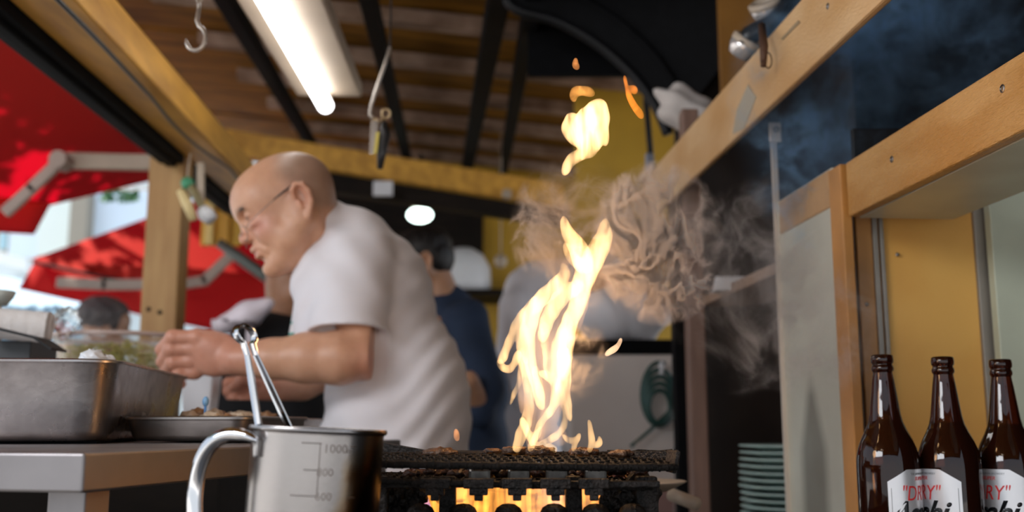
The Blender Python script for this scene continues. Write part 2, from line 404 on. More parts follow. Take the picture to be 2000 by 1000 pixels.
# dark hood space and back niche on the right
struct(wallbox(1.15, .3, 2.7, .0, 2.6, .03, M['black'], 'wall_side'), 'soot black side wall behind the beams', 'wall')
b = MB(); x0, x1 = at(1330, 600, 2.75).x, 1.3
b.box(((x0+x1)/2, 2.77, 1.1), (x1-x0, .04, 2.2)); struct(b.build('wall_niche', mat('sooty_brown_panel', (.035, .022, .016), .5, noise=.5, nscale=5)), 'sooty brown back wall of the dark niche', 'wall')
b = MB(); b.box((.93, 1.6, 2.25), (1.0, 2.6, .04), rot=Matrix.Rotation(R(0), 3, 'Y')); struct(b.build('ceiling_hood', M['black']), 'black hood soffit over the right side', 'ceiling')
# hood flue seams
b = MB(); b.prism(at(1678, 190, 2.7), at(1692, 290, 2.7), (.012, 0, 0), (0, .01, 0)); b.build('hood_seam', M['greyframe'], bpy.data.objects['wall_niche'])
# niche post and shelf
nb = MB(); q = at(1360, 700, 2.35); nb.box((q.x, 2.36, .82), (.040, .05, 1.64), bev=.004); tag(nb.build('niche_post', mat('pinkish_brown_wood', (.26, .15, .11), .5, noise=.3, nscale=10, stretch=(4, 4, .5))), 'slim brown post at the left of the dark niche', 'post')
nb = MB(); q = at(1332, 700, 2.42); nb.box((q.x, 2.44, .75), (.035, .05, 1.5), bev=.003); tag(nb.build('black_upright', M['black']), 'black upright behind the slim brown post', 'post')
A, B = at(1375, 588, 2.3), at(1540, 515, 1.85)
nb = MB(); nb.prism(A+NX*.06, B+NX*.06, NX*.13, Z*.022); shf = tag(nb.build('niche_shelf', M['purlin'], bevel=.002), 'narrow brown shelf sloping across the dark niche', 'shelf')
# rear of stall
b = MB(); x0, x1 = at(560, 500, 6.6).x, at(1480, 500, 6.6).x
b.box(((x0+x1)/2, 6.62, 1.5), (x1-x0, .05, 3.4)); struct(b.build('wall_back', M['yellow']), 'yellow rear wall of the stall', 'wall')
b = MB(); b.box((at(640, 0, 6.5).x+.3, 6.53, at(700, 440, 6.5).z), (1.5, .04, .5)); b.build('dark_upper_panel', M['darkwood'], bpy.data.objects['wall_back'])
b = MB(); q = at(1445, 40, 2.45); b.box((q.x, 2.47, q.z+.10), (.098, .03, .60)); struct(b.build('wall_hood_side', mat('brown_orange_board', (.30, .13, .02), .5, noise=.3, nscale=4)), 'orange brown board above the upper beam', 'wall')
# yellow curved surround right of the flames
b = MB(); b.box((at(1225, 300, 4.0).x, 4.02, at(1225, 330, 4).z), (.42, .03, .95)); struct(b.build('wall_duct_side', M['yellow']), 'ochre yellow wall patch behind the fireball', 'wall')
# ================================================================== FOREGROUND: steel table, pans, cup, tongs
def rrect(hx, hy, r, n=7):
    pts = []
    for cx, cy, a0 in ((hx-r, hy-r, 0), (-hx+r, hy-r, 90), (-hx+r, -hy+r, 180), (hx-r, -hy+r, 270)):
        for i in range(n+1):
            a = R(a0+90*i/n); pts.append((cx+r*math.cos(a), cy+r*math.sin(a)))
    return pts
def pan(name, label, hx, hy, h, m, r=.04, lip=.006, taper=.010, cat='pan', loc=(0, 0, 0), rz=0, group=None, parts=True):
    t = thing(name, label, cat, loc, group, (0, 0, rz))
    b = MB(); pr = []
    for k in range(5):
        a = R(90*k/4); pr.append((-taper-.012*(1-math.sin(a)), .012*(1-math.cos(a))))
    pr += [(-taper*.5, h*.5), (0, h-.006), (.001, h-.003), (lip*.6, h-.002), (lip, h-.0035), (lip, h-.001), (lip*.4, h+.0006), (-.0008, h-.0008), (-.0014, h-.006), (-taper*.5-.0012, h*.5), (-taper-.0012, .010), (-taper-.012, .0014)]
    loft(b.bm, [[(x, y, z) for x, y in rrect(hx+d, hy+d, max(r+d, .008), 8)] for d, z in pr], True, True)
    b.build('body', m, t, smooth=True, angle=50)
    return t
# table
TY = .85
C = at(165, 885, TY); TZ = C.z
az = math.atan(456/2000)
u = Vector((math.sin(az), math.cos(az), 0)); v = Vector((-math.cos(az), math.sin(az), 0))
tab = thing('steel_table', 'brushed steel worktable carrying the big deep pan, front left', 'table')
TL = .79; BH = (960-885)/2000*TY
def tp(a, c, z): return Vector((C.x, C.y, 0))+u*a+v*c+Z*z
b = MB(); b.hexa([tp(0, 0, TZ-BH), tp(TL, 0, TZ-BH), tp(TL, 1.1, TZ-BH), tp(0, 1.1, TZ-BH), tp(0, 0, TZ), tp(TL, 0, TZ), tp(TL, 1.1, TZ), tp(0, 1.1, TZ)])
b.build('tabletop', M['tablesteel'], tab, bevel=.0022)
for (a, c) in ((.03, .018), (TL-.05, .018), (.03, 1.02), (TL-.05, 1.02)):
    b = MB(); e = .036
    b.hexa([tp(a, c, 0), tp(a+e, c, 0), tp(a+e, c+e, 0), tp(a, c+e, 0), tp(a, c, TZ-BH), tp(a+e, c, TZ-BH), tp(a+e, c+e, TZ-BH), tp(a, c+e, TZ-BH)])
    b.build('leg', M['tablesteel'], tab, bevel=.002)
# deep pan, turned the other way
PY = 1.24
pz = at(210, 700, PY).z; ph = pz-TZ-.004
pu = Vector((-.112, .994, 0)); pv = Vector((-.994, -.112, 0))
pc = at(219, 700, PY); pc = Vector((pc.x, pc.y, 0))+pu*.235+pv*.115
big = pan('deep_pan', 'large deep stainless pan with rounded corners on the steel worktable', .115, .235, ph, M['steelpan'], r=.045, loc=(pc.x, pc.y, TZ+.003), rz=math.atan2(.112, .994))
b = MB(); b.box((pc.x, pc.y+.0, TZ+.0015), (.19, .41, .003), rot=Matrix.Rotation(math.atan2(.112, .994), 3, 'Z')); tag(b.build('rubber_mat', M['black']), 'thin black mat under the large deep pan', 'mat')  # black sheet put in for the shade under the pan
# white lumps just showing over the rim
for i, (px, py, r_, yy) in enumerate(((181, 699, .013, 1.33), (206, 703, .009, 1.34))):
    b = MB(); q = at(px, py, yy); b.sphere(q, r_, (1.2, 1, .8), 3)
    for vv in b.bm.verts: vv.co += (vv.co-q)*.25*math.sin(vv.co.x*900+vv.co.z*700)*math.cos(vv.co.y*600)
    bb = b.build('ice_lump', mat('white_ice_lump', (.85, .86, .88), .35, noise=.05), smooth=True)
    tag(bb, ('larger white lump poking over the deep pan rim', 'smaller white lump beside the larger one in the deep pan')[i], 'ice')
b = MB()
b.grid(lambda s, t_: Vector((pc.x, pc.y, TZ+ph-.026+.012*math.sin(s*17)*math.cos(t_*23)))+pv*(s-.5)*.19+pu*(t_-.5)*.42, 24, 30)
tag(b.build('crushed_ice', mat('crushed_ice', (.8, .82, .86), .3, bump=.6, bscale=60), smooth=True), 'bed of crushed ice filling the deep pan', 'ice', kind='stuff')

# shallow pans with food behind
p2 = at(430, 815, 1.46)
pan('shallow_pan', 'shallow steel pan with pale dumpling pieces behind the deep pan', .085, .10, p2.z-TZ-.002, M['steeldark'], r=.02, lip=.004, taper=.004, loc=(at(420, 815, 1.38).x, 1.41, TZ+.002), rz=-az)
pp = at(420, 815, 1.38)
fm = [mat('pale_meat_skewer', (.62, .46, .32), .5, noise=.35, nscale=60), mat('browned_meat', (.42, .22, .10), .45, noise=.5, nscale=60), mat('cream_tofu', (.75, .62, .46), .5, noise=.2, nscale=50)]
lab = ('pale meat lump at the left end of the shallow pan', 'cream meat lump heaped second from the left in the shallow pan', 'browned meat lump in the middle of the shallow pan', 'cream lump right of the blue tipped pick', 'small brown lump at the right of the shallow pan', 'pale lump at the back of the shallow pan')
for i, (px, py, yy) in enumerate(((372, 806, 1.40), (390, 801, 1.43), (408, 808, 1.38), (421, 803, 1.42), (445, 812, 1.38), (462, 810, 1.44))):
    b = MB(); q = at(px, py, yy); q.z -= .008; b.sphere(q, .0125, (1.1, .9, .9), 3)
    for vv in b.bm.verts: vv.co += (vv.co-q)*.22*math.sin(vv.co.x*520+i)*math.cos(vv.co.z*480+i*2)
    tag(b.build('food_lump', fm[i % 3], smooth=True), lab[i], 'food', 'lumps of food in the shallow pan')
b = MB(); q = at(401, 796, 1.40); b.tube([q-Z*.02, q+Z*.006], .0018, 8); pk = b.build('skewer_pick', mat('blue_plastic', (.10, .32, .75), .3), smooth=True); tag(pk, 'tiny blue tipped pick standing in the shallow pan', 'pick')
b = MB(); b.sphere(q+Z*.008, .0045, (1, 1, 1.6), 2); b.build('tip', mat('pale_blue_tip', (.25, .5, .8), .3), pk, smooth=True)
# second counter further back
cnt = thing('back_counter', 'low dark steel counter behind the worktable, under the clear bowl', 'counter')
CZ = .90
b = MB(); b.box((-1.06, 2.22, CZ-.02), (1.04, .50, .04), bev=.003); b.build('countertop', M['steeldark'], cnt)
b = MB(); b.box((-1.06, 2.22, (CZ-.04)/2), (1.00, .46, CZ-.042)); b.build('cabinet', M['darkwood'], cnt)
pan('wide_pan', 'wide low steel tray of browned food behind the shallow pan', .10, .085, .030, M['steeldark'], r=.02, lip=.005, taper=.004, loc=(at(462, 812, 1.62).x+.02, 1.615, TZ+.002), cat='tray')
lab = ('browned lump at the left of the wide tray', 'golden lump in the middle of the wide tray', 'dark brown lump near the middle of the wide tray', 'pale lump at the right of the wide tray')
for i, (px, py, yy) in enumerate(((430, 799, 1.62), (462, 796, 1.64), (478, 801, 1.58), (520, 800, 1.63))):
    b = MB(); q = at(px, py, yy); q.z = TZ+.034; b.sphere(q, .012, (1.5, .9, .8), 3)
    for vv in b.bm.verts: vv.co += (vv.co-q)*.25*math.sin(vv.co.x*420+i)*math.cos(vv.co.z*380+i*2)
    tag(b.build('food_lump', fm[(i+1) % 3], smooth=True), lab[i], 'food', 'browned food on the wide tray')
b = MB(); q = at(392, 775, 2.10); b.hexa([Vector((q.x+x_, 2.10+y_, z_)) for z_, e in ((CZ+.001, .026), (CZ+.115, .034)) for x_, y_ in ((-e, -e), (e, -e), (e, e), (-e, e))]); tag(b.build('paper_cup', M['white'], bevel=.004), 'pale square paper container under the near wrist', 'container')
# clear bowl with greens
t = thing('clear_bowl', 'clear plastic bowl of cut greens beside the man\'s near hand', 'bowl', (at(234, 650, 2.16).x, 2.16, CZ+.001))
bz = at(234, 652, 2.10).z-CZ-.001
mclear, nt, N, L, bp = nmat('clear_plastic')
bp.inputs['Base Color'].default_value = (.92, .92, .90, 1); bp.inputs['Roughness'].default_value = .08; bp.inputs['Transmission Weight'].default_value = 1; bp.inputs['IOR'].default_value = 1.15
bp.inputs['Alpha'].default_value = .75
b = MB(); ro = .128
b.lathe([(0, 0), (ro*.72, 0), (ro*.80, .01), (ro*.95, bz*.6), (ro, bz-.014), (ro+.003, bz-.006), (ro+.004, bz), (ro+.001, bz), (ro-.002, bz-.012), (ro*.95-.002, bz*.6), (ro*.8-.002, .012), (ro*.7, .002), (0, .002)], 64)
b.build('shell', mclear, t, smooth=True, angle=60)
b = MB(); b.lathe([(ro+.002, bz-.007), (ro+.005, bz-.006), (ro+.006, bz), (ro+.004, bz+.002), (ro+.001, bz+.001), (ro+.001, bz-.006)], 64); b.build('rim', mat('pinkish_clear_rim', (.72, .55, .48), .2, Transmission_Weight=.35), t, smooth=True)
b = MB()
for i in range(1300):
    a = random.uniform(0, 2*math.pi); rr_ = ro*.86*math.sqrt(random.random()); z_ = .015+random.random()*(bz*.74-.0)+.02*(1-rr_/ro)
    d = Vector((random.uniform(-1, 1), random.uniform(-1, 1), random.uniform(-.4, .4))).normalized()*random.uniform(.008, .02)
    p = Vector((rr_*math.cos(a), rr_*math.sin(a), z_)); q = p+d
    if q.xy.length > ro*.9: continue
    b.tube([p, (p+q)/2+Vector((0, 0, .004)), q], [.0012, .0024, .0008], 4)
gr = b.build('cut_greens', mat('cut_green_leaves', (.36, .35, .055), .5, col2=(.62, .50, .20), nscale=45), smooth=True); gr.location = (at(234, 650, 2.16).x, 2.16, CZ+.003)
tag(gr, 'heap of cut yellow green leaves inside the clear bowl', 'greens', kind='stuff')

# black box with tray, white roll and saucer at the far left
bx = thing('black_box', 'black box with a curled lid behind the deep pan at the far left', 'box')
zb = at(30, 664, 1.71).z; x1 = at(62, 680, 1.71).x
b = MB(); b.box((x1-.14, 1.757, (zb+TZ)/2+.0005), (.28, .10, zb-TZ-.003), bev=.002); b.build('body', M['blackpl'], bx)
b = MB(); b.solid_grid(lambda s, t_: at(-90+190*s, 624+46*s+(14*max(0, s-.82)/.18), 1.58)+Vector((0, t_*.055, 0)), 16, 2, (0, 0, .0035)); b.build('lid', M['blackmetal'], bx)
rl = thing('white_roll', 'thick white roll lying on the black lid, far left', 'roll')
A, B = at(-40, 629, 1.66), at(100, 640, 1.69); r_ = .0255
b = MB(); dd = (B-A).normalized(); n_ = 28
sx = dd.cross(Z).normalized(); sy = sx.cross(dd)
prof = [(0, 0), (r_*.9, .0), (r_, .003)]+[(r_*(1+.012*math.sin(k*1.7)), .003+(B-A).length*k/20) for k in range(1, 20)]+[(r_, (B-A).length-.004), (r_*.88, (B-A).length+.001), (r_*.35, (B-A).length+.0015), (r_*.3, (B-A).length-.008), (0, (B-A).length-.008)]
rr = [[A+dd*z_+sx*max(p_, 1e-5)*math.cos(2*math.pi*j/n_)+sy*max(p_, 1e-5)*math.sin(2*math.pi*j/n_) for j in range(n_)] for p_, z_ in prof]
loft(b.bm, rr); b.build('towel', mat('white_towel_roll', (.74, .70, .67), .9, bump=.5, bscale=120), rl, smooth=True)
A_ = at(-6, 582, 1.757)
b = MB(); b.lathe([(0, .004), (.010, .004), (.013, 0), (.016, 0), (.026, .014), (.030, .024), (.0285, .025), (.024, .015), (.014, .006), (0, .006)], 40, (0, 0, 0))
o = b.build('small_saucer', mat('celadon_glaze', (.52, .56, .52), .2), smooth=True); o.location = (A_.x, 1.757, A_.z-.013); tag(o, 'small pale grey glazed dish stacked at the left edge', 'dish')
b = MB(); b.lathe([(0, 0), (.016, 0), (.018, .01), (.014, .022), (.012, .026), (0, .026)], 24); o = b.build('stoneware_cup', mat('tan_glaze', (.55, .42, .30), .3), smooth=True); o.location = (A_.x-.004, 1.757, zb+.002); o.scale = (1, 1, (A_.z-.016-zb)/.026); tag(o, 'tan stoneware cup under the small grey dish', 'cup')
b = MB(); q = at(130, 628, 2.02)
b.sphere(q, .024, (1.0, .7, 1.2), 4)
for vv in b.bm.verts:
    dv = vv.co-q; vv.co += dv*.22*math.sin(dv.x*330+dv.z*190)*math.cos(dv.z*410-dv.y*250)
    vv.co.z = max(vv.co.z, CZ+.002)
b.sphere(Vector((q.x, q.y, CZ+.058)), .055, (.6, .6, 1), 3)
o = b.build('plastic_bag', mclear, smooth=True); tag(o, 'crumpled clear plastic bag between white roll and bowl', 'bag')

b = MB(); a_, c_ = at(60, 668, 2.24), at(134, 668, 2.24); b.box(((a_.x+c_.x)/2-.01, 2.27, (a_.z+CZ)/2+.0005), (c_.x-a_.x+.02, .07, a_.z-CZ-.001), bev=.003); tag(b.build('cream_carton', mat('cream_card', (.80, .62, .46), .6)), 'cream carton on the back counter right of the black box', 'carton')
# measuring cup
YP = .87; rimc = at(611, 836, YP); PR = 127/2000*YP; PH = .112
cup_ = thing('measuring_cup', 'scorched stainless measuring cup holding the tongs beside the grill', 'cup', (rimc.x, rimc.y, rimc.z-PH), rot=(0, R(2.6), 0))
mcup, nt, N, L, bp = nmat('scorched_stainless')
bp.inputs['Metallic'].default_value = 1; bp.inputs['Roughness'].default_value = .27
tcn = N.new('ShaderNodeTexCoord'); sx_ = N.new('ShaderNodeSeparateXYZ'); L.new(tcn.outputs['Object'], sx_.inputs[0])
nz = N.new('ShaderNodeTexNoise'); nz.inputs['Scale'].default_value = 28; nz.inputs['Detail'].default_value = 5; L.new(tcn.outputs['Object'], nz.inputs['Vector'])
# soot climbs the side that faces the fire (+x); tan heat tint around it
def math_(op, a, b_=None, **k):
    n = N.new('ShaderNodeMath'); n.operation = op
    for i, q_ in enumerate((a, b_)):
        if q_ is None: continue
        if isinstance(q_, (int, float)): n.inputs[i].default_value = q_
        else: L.new(q_, n.inputs[i])
    return n.outputs[0]
xs = math_('MULTIPLY', sx_.outputs['X'], 1/PR)
hz = math_('MULTIPLY', sx_.outputs['Z'], -1/PH)
f_ = math_('ADD', math_('MULTIPLY', xs, 1.5), math_('MULTIPLY', hz, .95))
f_ = math_('ADD', f_, math_('MULTIPLY', math_('SUBTRACT', nz.outputs[0], .5), .9))
cr = N.new('ShaderNodeValToRGB'); L.new(f_, cr.inputs[0])
e = cr.color_ramp.elements; e[0].position = .10; e[0].color = (.38, .355, .345, 1); e[1].position = .62; e[1].color = (.012, .008, .006, 1)
k_ = e.new(.30); k_.color = (.32, .25, .18, 1); k_ = e.new(.46); k_.color = (.16, .07, .025, 1)
L.new(cr.outputs[0], bp.inputs['Base Color'])
nz2 = N.new('ShaderNodeTexNoise'); nz2.inputs['Scale'].default_value = 220; L.new(tcn.outputs['Object'], nz2.inputs['Vector'])
bu = N.new('ShaderNodeBump'); bu.inputs['Strength'].default_value = .06; L.new(nz2.outputs[0], bu.inputs['Height']); L.new(bu.outputs[0], bp.inputs['Normal'])
b = MB(); b.lathe([(0, 0), (PR*.93, 0), (PR*.975, .003), (PR*.985, .008), (PR*.985, PH-.006), (PR*.99, PH-.004), (PR*.985+.0018, PH-.0035), (PR+.0022, PH-.0015), (PR+.0012, PH+.0006), (PR*.98, PH), (PR*.972, PH-.004), (PR*.972, .006), (0, .004)], 96)
b.build('body', mcup, cup_, smooth=True, angle=60)
Ci = Matrix.Translation(cup_.location) @ Matrix.Rotation(R(2.6), 4, 'Y'); CI = Ci.inverted()
def cl(px, py, Y): return CI @ at(px, py, Y)
b = MB()
hp = [(499, 893, .830), (499.5, 866, .829), (494, 857, .829), (475, 850, .832), (450, 849, .838), (425, 858, .842), (405, 878, .845), (391, 908, .848), (383, 945, .850), (380, 985, .85), (383, 1030, .85), (400, 1075, .85), (440, 1100, .85), (485, 1108, .852), (492, 1108, .853)]
hr = [.0018, .0022, .0035, .0050, .0058, .0062]+[.0064]*6+[.005, .004, .002]
ps = [cl(*p) for p in hp]
P_ = []; R_ = []
for i in range(len(ps)-1):
    for k in range(5):
        t_ = k/5; p0 = ps[max(i-1, 0)]; p1 = ps[i]; p2_ = ps[i+1]; p3 = ps[min(i+2, len(ps)-1)]
        P_.append(.5*((2*p1)+(-p0+p2_)*t_+(2*p0-5*p1+4*p2_-p3)*t_*t_+(-p0+3*p1-3*p2_+p3)*t_**3)); R_.append(hr[i]*(1-t_)+hr[i+1]*t_)
P_.append(ps[-1]); R_.append(hr[-1])
b.tube(P_, R_, 14, flat=1.0); b.build('handle', M['chrome'], cup_, smooth=True)
def text_mesh(body, size, shear=0, bold=0, spacing=1.0, ax='CENTER'):
    cu = bpy.data.curves.new('writing', 'FONT'); cu.body = body; cu.size = size; cu.shear = shear; cu.offset = bold; cu.space_character = spacing
    cu.align_x = ax; cu.resolution_u = 4
    o = bpy.data.objects.new('writing', cu); COL.objects.link(o); dg = bpy.context.evaluated_depsgraph_get()
    me = bpy.data.meshes.new_from_object(o.evaluated_get(dg)); bpy.data.objects.remove(o); bpy.data.curves.remove(cu)
    return me
def wrap_text(body, size, phi0, z, rad, m, parent, name, th=.0004, **k):
    """lettering wrapped on an upright cylinder about the parent's origin; phi is measured from the side that faces -Y, to the right"""
    xs_ = k.pop('xs', 1); me = text_mesh(body, size, **k)
    for v_ in me.vertices: v_.co.x *= xs_
    bm = bmesh.new(); bm.from_mesh(me)
    bmesh.ops.triangulate(bm, faces=bm.faces[:]); bmesh.ops.subdivide_edges(bm, edges=[e for e in bm.edges if e.calc_length() > size*.15], cuts=1)
    for v_ in bm.verts:
        ph_ = phi0+v_.co.x/rad; zz = v_.co.y+z
        v_.co = Vector((math.sin(ph_)*(rad+th), -math.cos(ph_)*(rad+th), zz))
    r = bmesh.ops.extrude_face_region(bm, geom=bm.faces[:])
    for q_ in r['geom']:
        if isinstance(q_, bmesh.types.BMVert): q_.co.xy *= (rad+th*.0-.0004)/(rad+th)
    bmesh.ops.recalc_face_normals(bm, faces=bm.faces[:])
    bm.to_mesh(me); bm.free(); me.materials.clear(); me.materials.append(m)
    return link(bpy.data.objects.new(name, me), parent)
mk_ = mat('stamped_mark', (.19, .155, .135), .35, .9)
def phi_at(px): return math.asin(max(-.98, min(.98, (px-611)/131)))
zc = lambda py: PH-(py-(838+7*0))/2000*YP*.99
for (txt, px, py, s) in (('1000', 668, 880, .0095), ('800', 652, 922, .0085), ('600', 652, 965, .0085)):
    wrap_text(txt, s, phi_at(px), zc(py), PR*.985, mk_, cup_, 'stamped_number', spacing=1.05)
wrap_text('cc', .006, phi_at(692), zc(880), PR*.985, mk_, cup_, 'stamped_number')
for (px, py, ln) in ((624, 864, .016), (698, 868, .006), (626, 912, .012), (614, 958, .020), (700, 960, .006)):
    b = MB(); n_ = 8; ph0 = phi_at(px)
    b.tube([Vector((math.sin(ph0+(k/n_-.5)*ln/PR)*PR*.986, -math.cos(ph0+(k/n_-.5)*ln/PR)*PR*.986, zc(py))) for k in range(n_+1)], .0004, 6)
    b.build('measure_line', mk_, cup_)
b = MB(); ph0 = phi_at(640); b.tube([Vector((math.sin(ph0)*PR*.986, -math.cos(ph0)*PR*.986, zc(y_))) for y_ in (864, 960)], .0004, 6); b.build('measure_line', mk_, cup_)
b = MB()
b.lathe([(0, 0), (PR*.968, 0), (PR*.968, .001), (0, .001)], 48, (0, 0, PH*.45)); tag(b.build('sauce', mat('dark_sauce', (.05, .02, .008), .08)), 'dark sauce inside the measuring cup', 'sauce').matrix_world = Ci

# tongs
T0 = at(479, 654, .865); s_ax = Vector((.66, .75, 0)).normalized(); w_ax = Vector((.75, -.66, .05)).normalized(); d_ax = Vector((.335, 0, -.94)).normalized()
tg = thing('tongs', 'steel tongs leaning in the measuring cup', 'tongs', T0)
def strip(name, path, w0, mat_):
    b = MB(); rings = []
    n = len(path)
    for i, (p, ww) in enumerate(path):
        t_ = (Vector(path[min(i+1, n-1)][0])-Vector(path[max(i-1, 0)][0])).normalized()
        nn = t_.cross(w_ax).normalized(); th = .0007; cv = .0016*min(1, ww/.0045)
        sec = [(-1, 0), (-.75, .8), (0, 1), (.75, .8), (1, 0)]
        outer = [Vector(p)+w_ax*ww*a_+nn*cv*h_ for a_, h_ in sec]; inner = [Vector(p)+w_ax*ww*a_*.92+nn*(cv*h_-th) for a_, h_ in sec[::-1]]
        rings.append(outer+inner)
    loft(b.bm, rings); return b.build(name, mat_, tg, smooth=True, angle=40)
rl_ = .0088
def arm_pts(sg):
    return [(s_ax*sg*(.0042+.0125*((L_-.018)/.075))+d_ax*L_, .0035+.0013*min(1, (L_-.014)/.03)) for L_ in [.018+.011*k for k in range(13)]]
strip('arm', arm_pts(-1)[::-1], 0, M['chrome']); strip('arm', arm_pts(1)[::-1], 0, M['chrome'])
lp = []
lp.append((s_ax*-.0042+d_ax*.018, .0037))
for k in range(17):
    a = R(-60+300*k/16)                                # opening of the ring points down the arms
    lp.append((s_ax*-rl_*math.cos(a)+d_ax*(-rl_*math.sin(a)), .0044))
lp.append((s_ax*.0042+d_ax*.018, .0037))
strip('spring_loop', lp, 0, M['chrome'])
# ================================================================== BOTTLES, PLATES, GRILL
mg, nt, N, L, bp = nmat('amber_bottle_glass')
bp.inputs['Base Color'].default_value = (.10, .024, .010, 1); bp.inputs['Roughness'].default_value = .04; bp.inputs['Transmission Weight'].default_value = .85; bp.inputs['IOR'].default_value = 1.5
mlab = mat('silver_label_paper', (.80, .80, .82), .32, .55, noise=.06, nscale=30)
mblk = mat('black_print', (.01, .012, .015), .4); mred = mat('red_print', (.70, .03, .03), .4); mgry = mat('grey_print', (.22, .22, .23), .4)
mdark = mat('dark_beer', (.012, .005, .003), .1)
BH_ = .289*1.0
prof = [(.0, 0), (.030, 0), (.036, .003), (.038, .010), (.038, .150), (.0375, .160), (.0350, .172), (.0305, .184), (.0250, .195), (.0208, .205), (.0185, .215), (.0160, .235), (.0135, .255), (.0118, .266), (.0120, .2675), (.0132, .2690), (.0136, .2715), (.0130, .2745), (.0120, .2760), (.0122, .2775), (.0135, .2790), (.0138, .2830), (.0132, .2880), (.0115, .2890), (.0095, .2885), (.0092, .2850), (.0088, .268)]
prof = [(r_*1.0, z_*1.0) for r_, z_ in prof]
def bottle(px, py_top, Y, lab_c, label):
    top = at(px, py_top, Y)
    t = thing('beer_bottle', label, 'bottle', (top.x, Y, top.z-BH_), 'amber bottles standing on the cupboard board')
    # facing: phi = 0 looks back at the camera
    t.rotation_euler = (0, 0, -math.atan2(top.x, Y))
    b = MB(); b.lathe(prof, 64); b.build('glass', mg, t, smooth=True, angle=70)
    b = MB(); b.lathe([(r_*1.0, z_*1.0) for r_, z_ in [(0, .006), (.0345, .006), (.0345, .150), (.030, .172), (.022, .190), (.0165, .205), (0, .206)]], 32); b.build('beer', mdark, t, smooth=True)
    # octagonal label
    hw = R(70); rad = .0382; zt = BH_-(913-py_top)/2000*Y*.985; zb_ = zt-.086; cut = R(36); ch = .0145
    b = MB(); n = 40; cols = []
    for k in range(n+1):
        a = -hw+2*hw*k/n; e_ = max(0, (abs(a)-(hw-cut))/cut)
        cols.append((lab_c+a, zt-ch*e_, zb_+ch*e_))
    for r0, flip in ((rad, False),):
        outer = [[b.bm.verts.new((math.sin(a)*(r0+o_), -math.cos(a)*(r0+o_), z_)) for z_ in (zb0, zt0)] for o_ in (0, -.0003) for (a, zt0, zb0) in cols]
        A_, B_ = outer[:n+1], outer[n+1:]
        for k in range(n):
            b.bm.faces.new((A_[k][0], A_[k+1][0], A_[k+1][1], A_[k][1])); b.bm.faces.new((B_[k][1], B_[k+1][1], B_[k+1][0], B_[k][0]))
            b.bm.faces.new((A_[k][1], A_[k+1][1], B_[k+1][1], B_[k][1])); b.bm.faces.new((A_[k+1][0], A_[k][0], B_[k][0], B_[k+1][0]))
        for k in (0, n): b.bm.faces.new((A_[k][0], A_[k][1], B_[k][1], B_[k][0]))
    lb_ = b.build('label', mlab, t, smooth=True, angle=60)
    kw = dict(th=.0003)
    wrap_text('THE JAPAN BREWERY', .0036, lab_c, zt-.0065, rad, mgry, lb_, 'print', **kw)
    wrap_text('SUPER', .0062, lab_c-R(4), zt-.0130, rad, mred, lb_, 'print', shear=.25, **kw)
    wrap_text('"DRY"', .0250, lab_c-R(8), zt-.0365, rad, mred, lb_, 'print', shear=.2, xs=.80, **kw)
    wrap_text('Asahi', .0380, lab_c-R(17), zt-.0640, rad, mblk, lb_, 'print', shear=.45, bold=.0009, spacing=.92, xs=.96, **kw)
    for s_ in (-1, 1):
        b = MB(); b.tube([Vector((math.sin(lab_c+s_*R(64))*(rad+.0002), -math.cos(lab_c+s_*R(64))*(rad+.0002), z_)) for z_ in (zt-.022, zt-.066)], .0003, 6); b.build('label_rule', mgry, lb_)
    return t
bottle(1722, 693, 1.30, R(67), 'leftmost amber beer bottle, nearest the steel sheet, label turned right')
bottle(1840, 697, 1.30, R(-52), 'middle amber beer bottle with its label turned left')
bottle(1953, 702, 1.31, R(-33), 'rightmost amber beer bottle, half cut by the picture edge')

# plates
mp_ = mat('celadon_plate_glaze', (.42, .55, .51), .25, noise=.15, nscale=30)
q0 = at(1553, 1010, 2.12)
ztop = at(1553, 868, 2.12).z; step = 12.6/2000*2.12
pc0 = (q0.x, 2.12)
b = MB(); b.lathe([(0, 0), (.052, 0), (.056, .002), (.080, .010), (.106, .0125), (.108, .0145), (.1065, .0165), (.080, .0145), (.055, .0065), (0, .006)], 64)
base = b.build('dinner_plate', mp_, smooth=True)
ords = ['topmost', 'second from the top', 'third from the top', 'fourth from the top', 'fifth from the top', 'sixth from the top', 'seventh from the top', 'eighth from the top', 'ninth from the top', 'tenth from the top', 'eleventh from the top', 'twelfth from the top']
for i in range(12):
    o = base if i == 0 else link(base.copy())
    o.location = (pc0[0]+random.uniform(-.002, .002), pc0[1], ztop-.0165-i*step); o.rotation_euler = (0, 0, random.random())
    tag(o, 'green grey glazed plate, %s of the stack in the niche' % ords[i], 'plate', 'stack of glazed plates in the niche')
zpl = ztop-.0165-11*step
b = MB(); b.box((q0.x-.02, 2.2, zpl-.0155), (.52, .5, .03), bev=.003); b.box((q0.x-.02, 2.2, (zpl-.04)/2), (.50, .46, zpl-.04)); struct(b.build('trim_9', M['darkwood']), 'dark base board under the stack of plates', 'board')
b = MB(); A_ = at(1425, 548, 2.12); Z_ = at(1425, 567, 2.12); b.hexa([Z_+Vector((x_, y_, z_)) for z_ in (0.0, .03) for x_, y_ in ((-.03, 0), (.035, 0), (.03-.008*(z_ > 0), .05), (-.03+.018*(z_ > 0), .05))])
tag(b.build('folded_napkin', M['white'], bevel=.003), 'folded white napkin on the niche shelf', 'napkin')

# ---------------------------------------------------------------- grill
GY = 1.1
stove = thing('gas_stove', 'blackened cast iron gas stove under the wire grills', 'stove')
gz = at(1000, 1085, 1.0).z
b = MB(); b.box((.02, 1.13, gz-.015), (.50, .42, .03), bev=.004); b.build('drip_tray', M['iron'], stove)
b = MB(); b.box((.0, 1.13, (gz-.03)/2), (.62, .44, gz-.031)); b.build('cabinet', M['darkwood'], stove, bevel=.004)
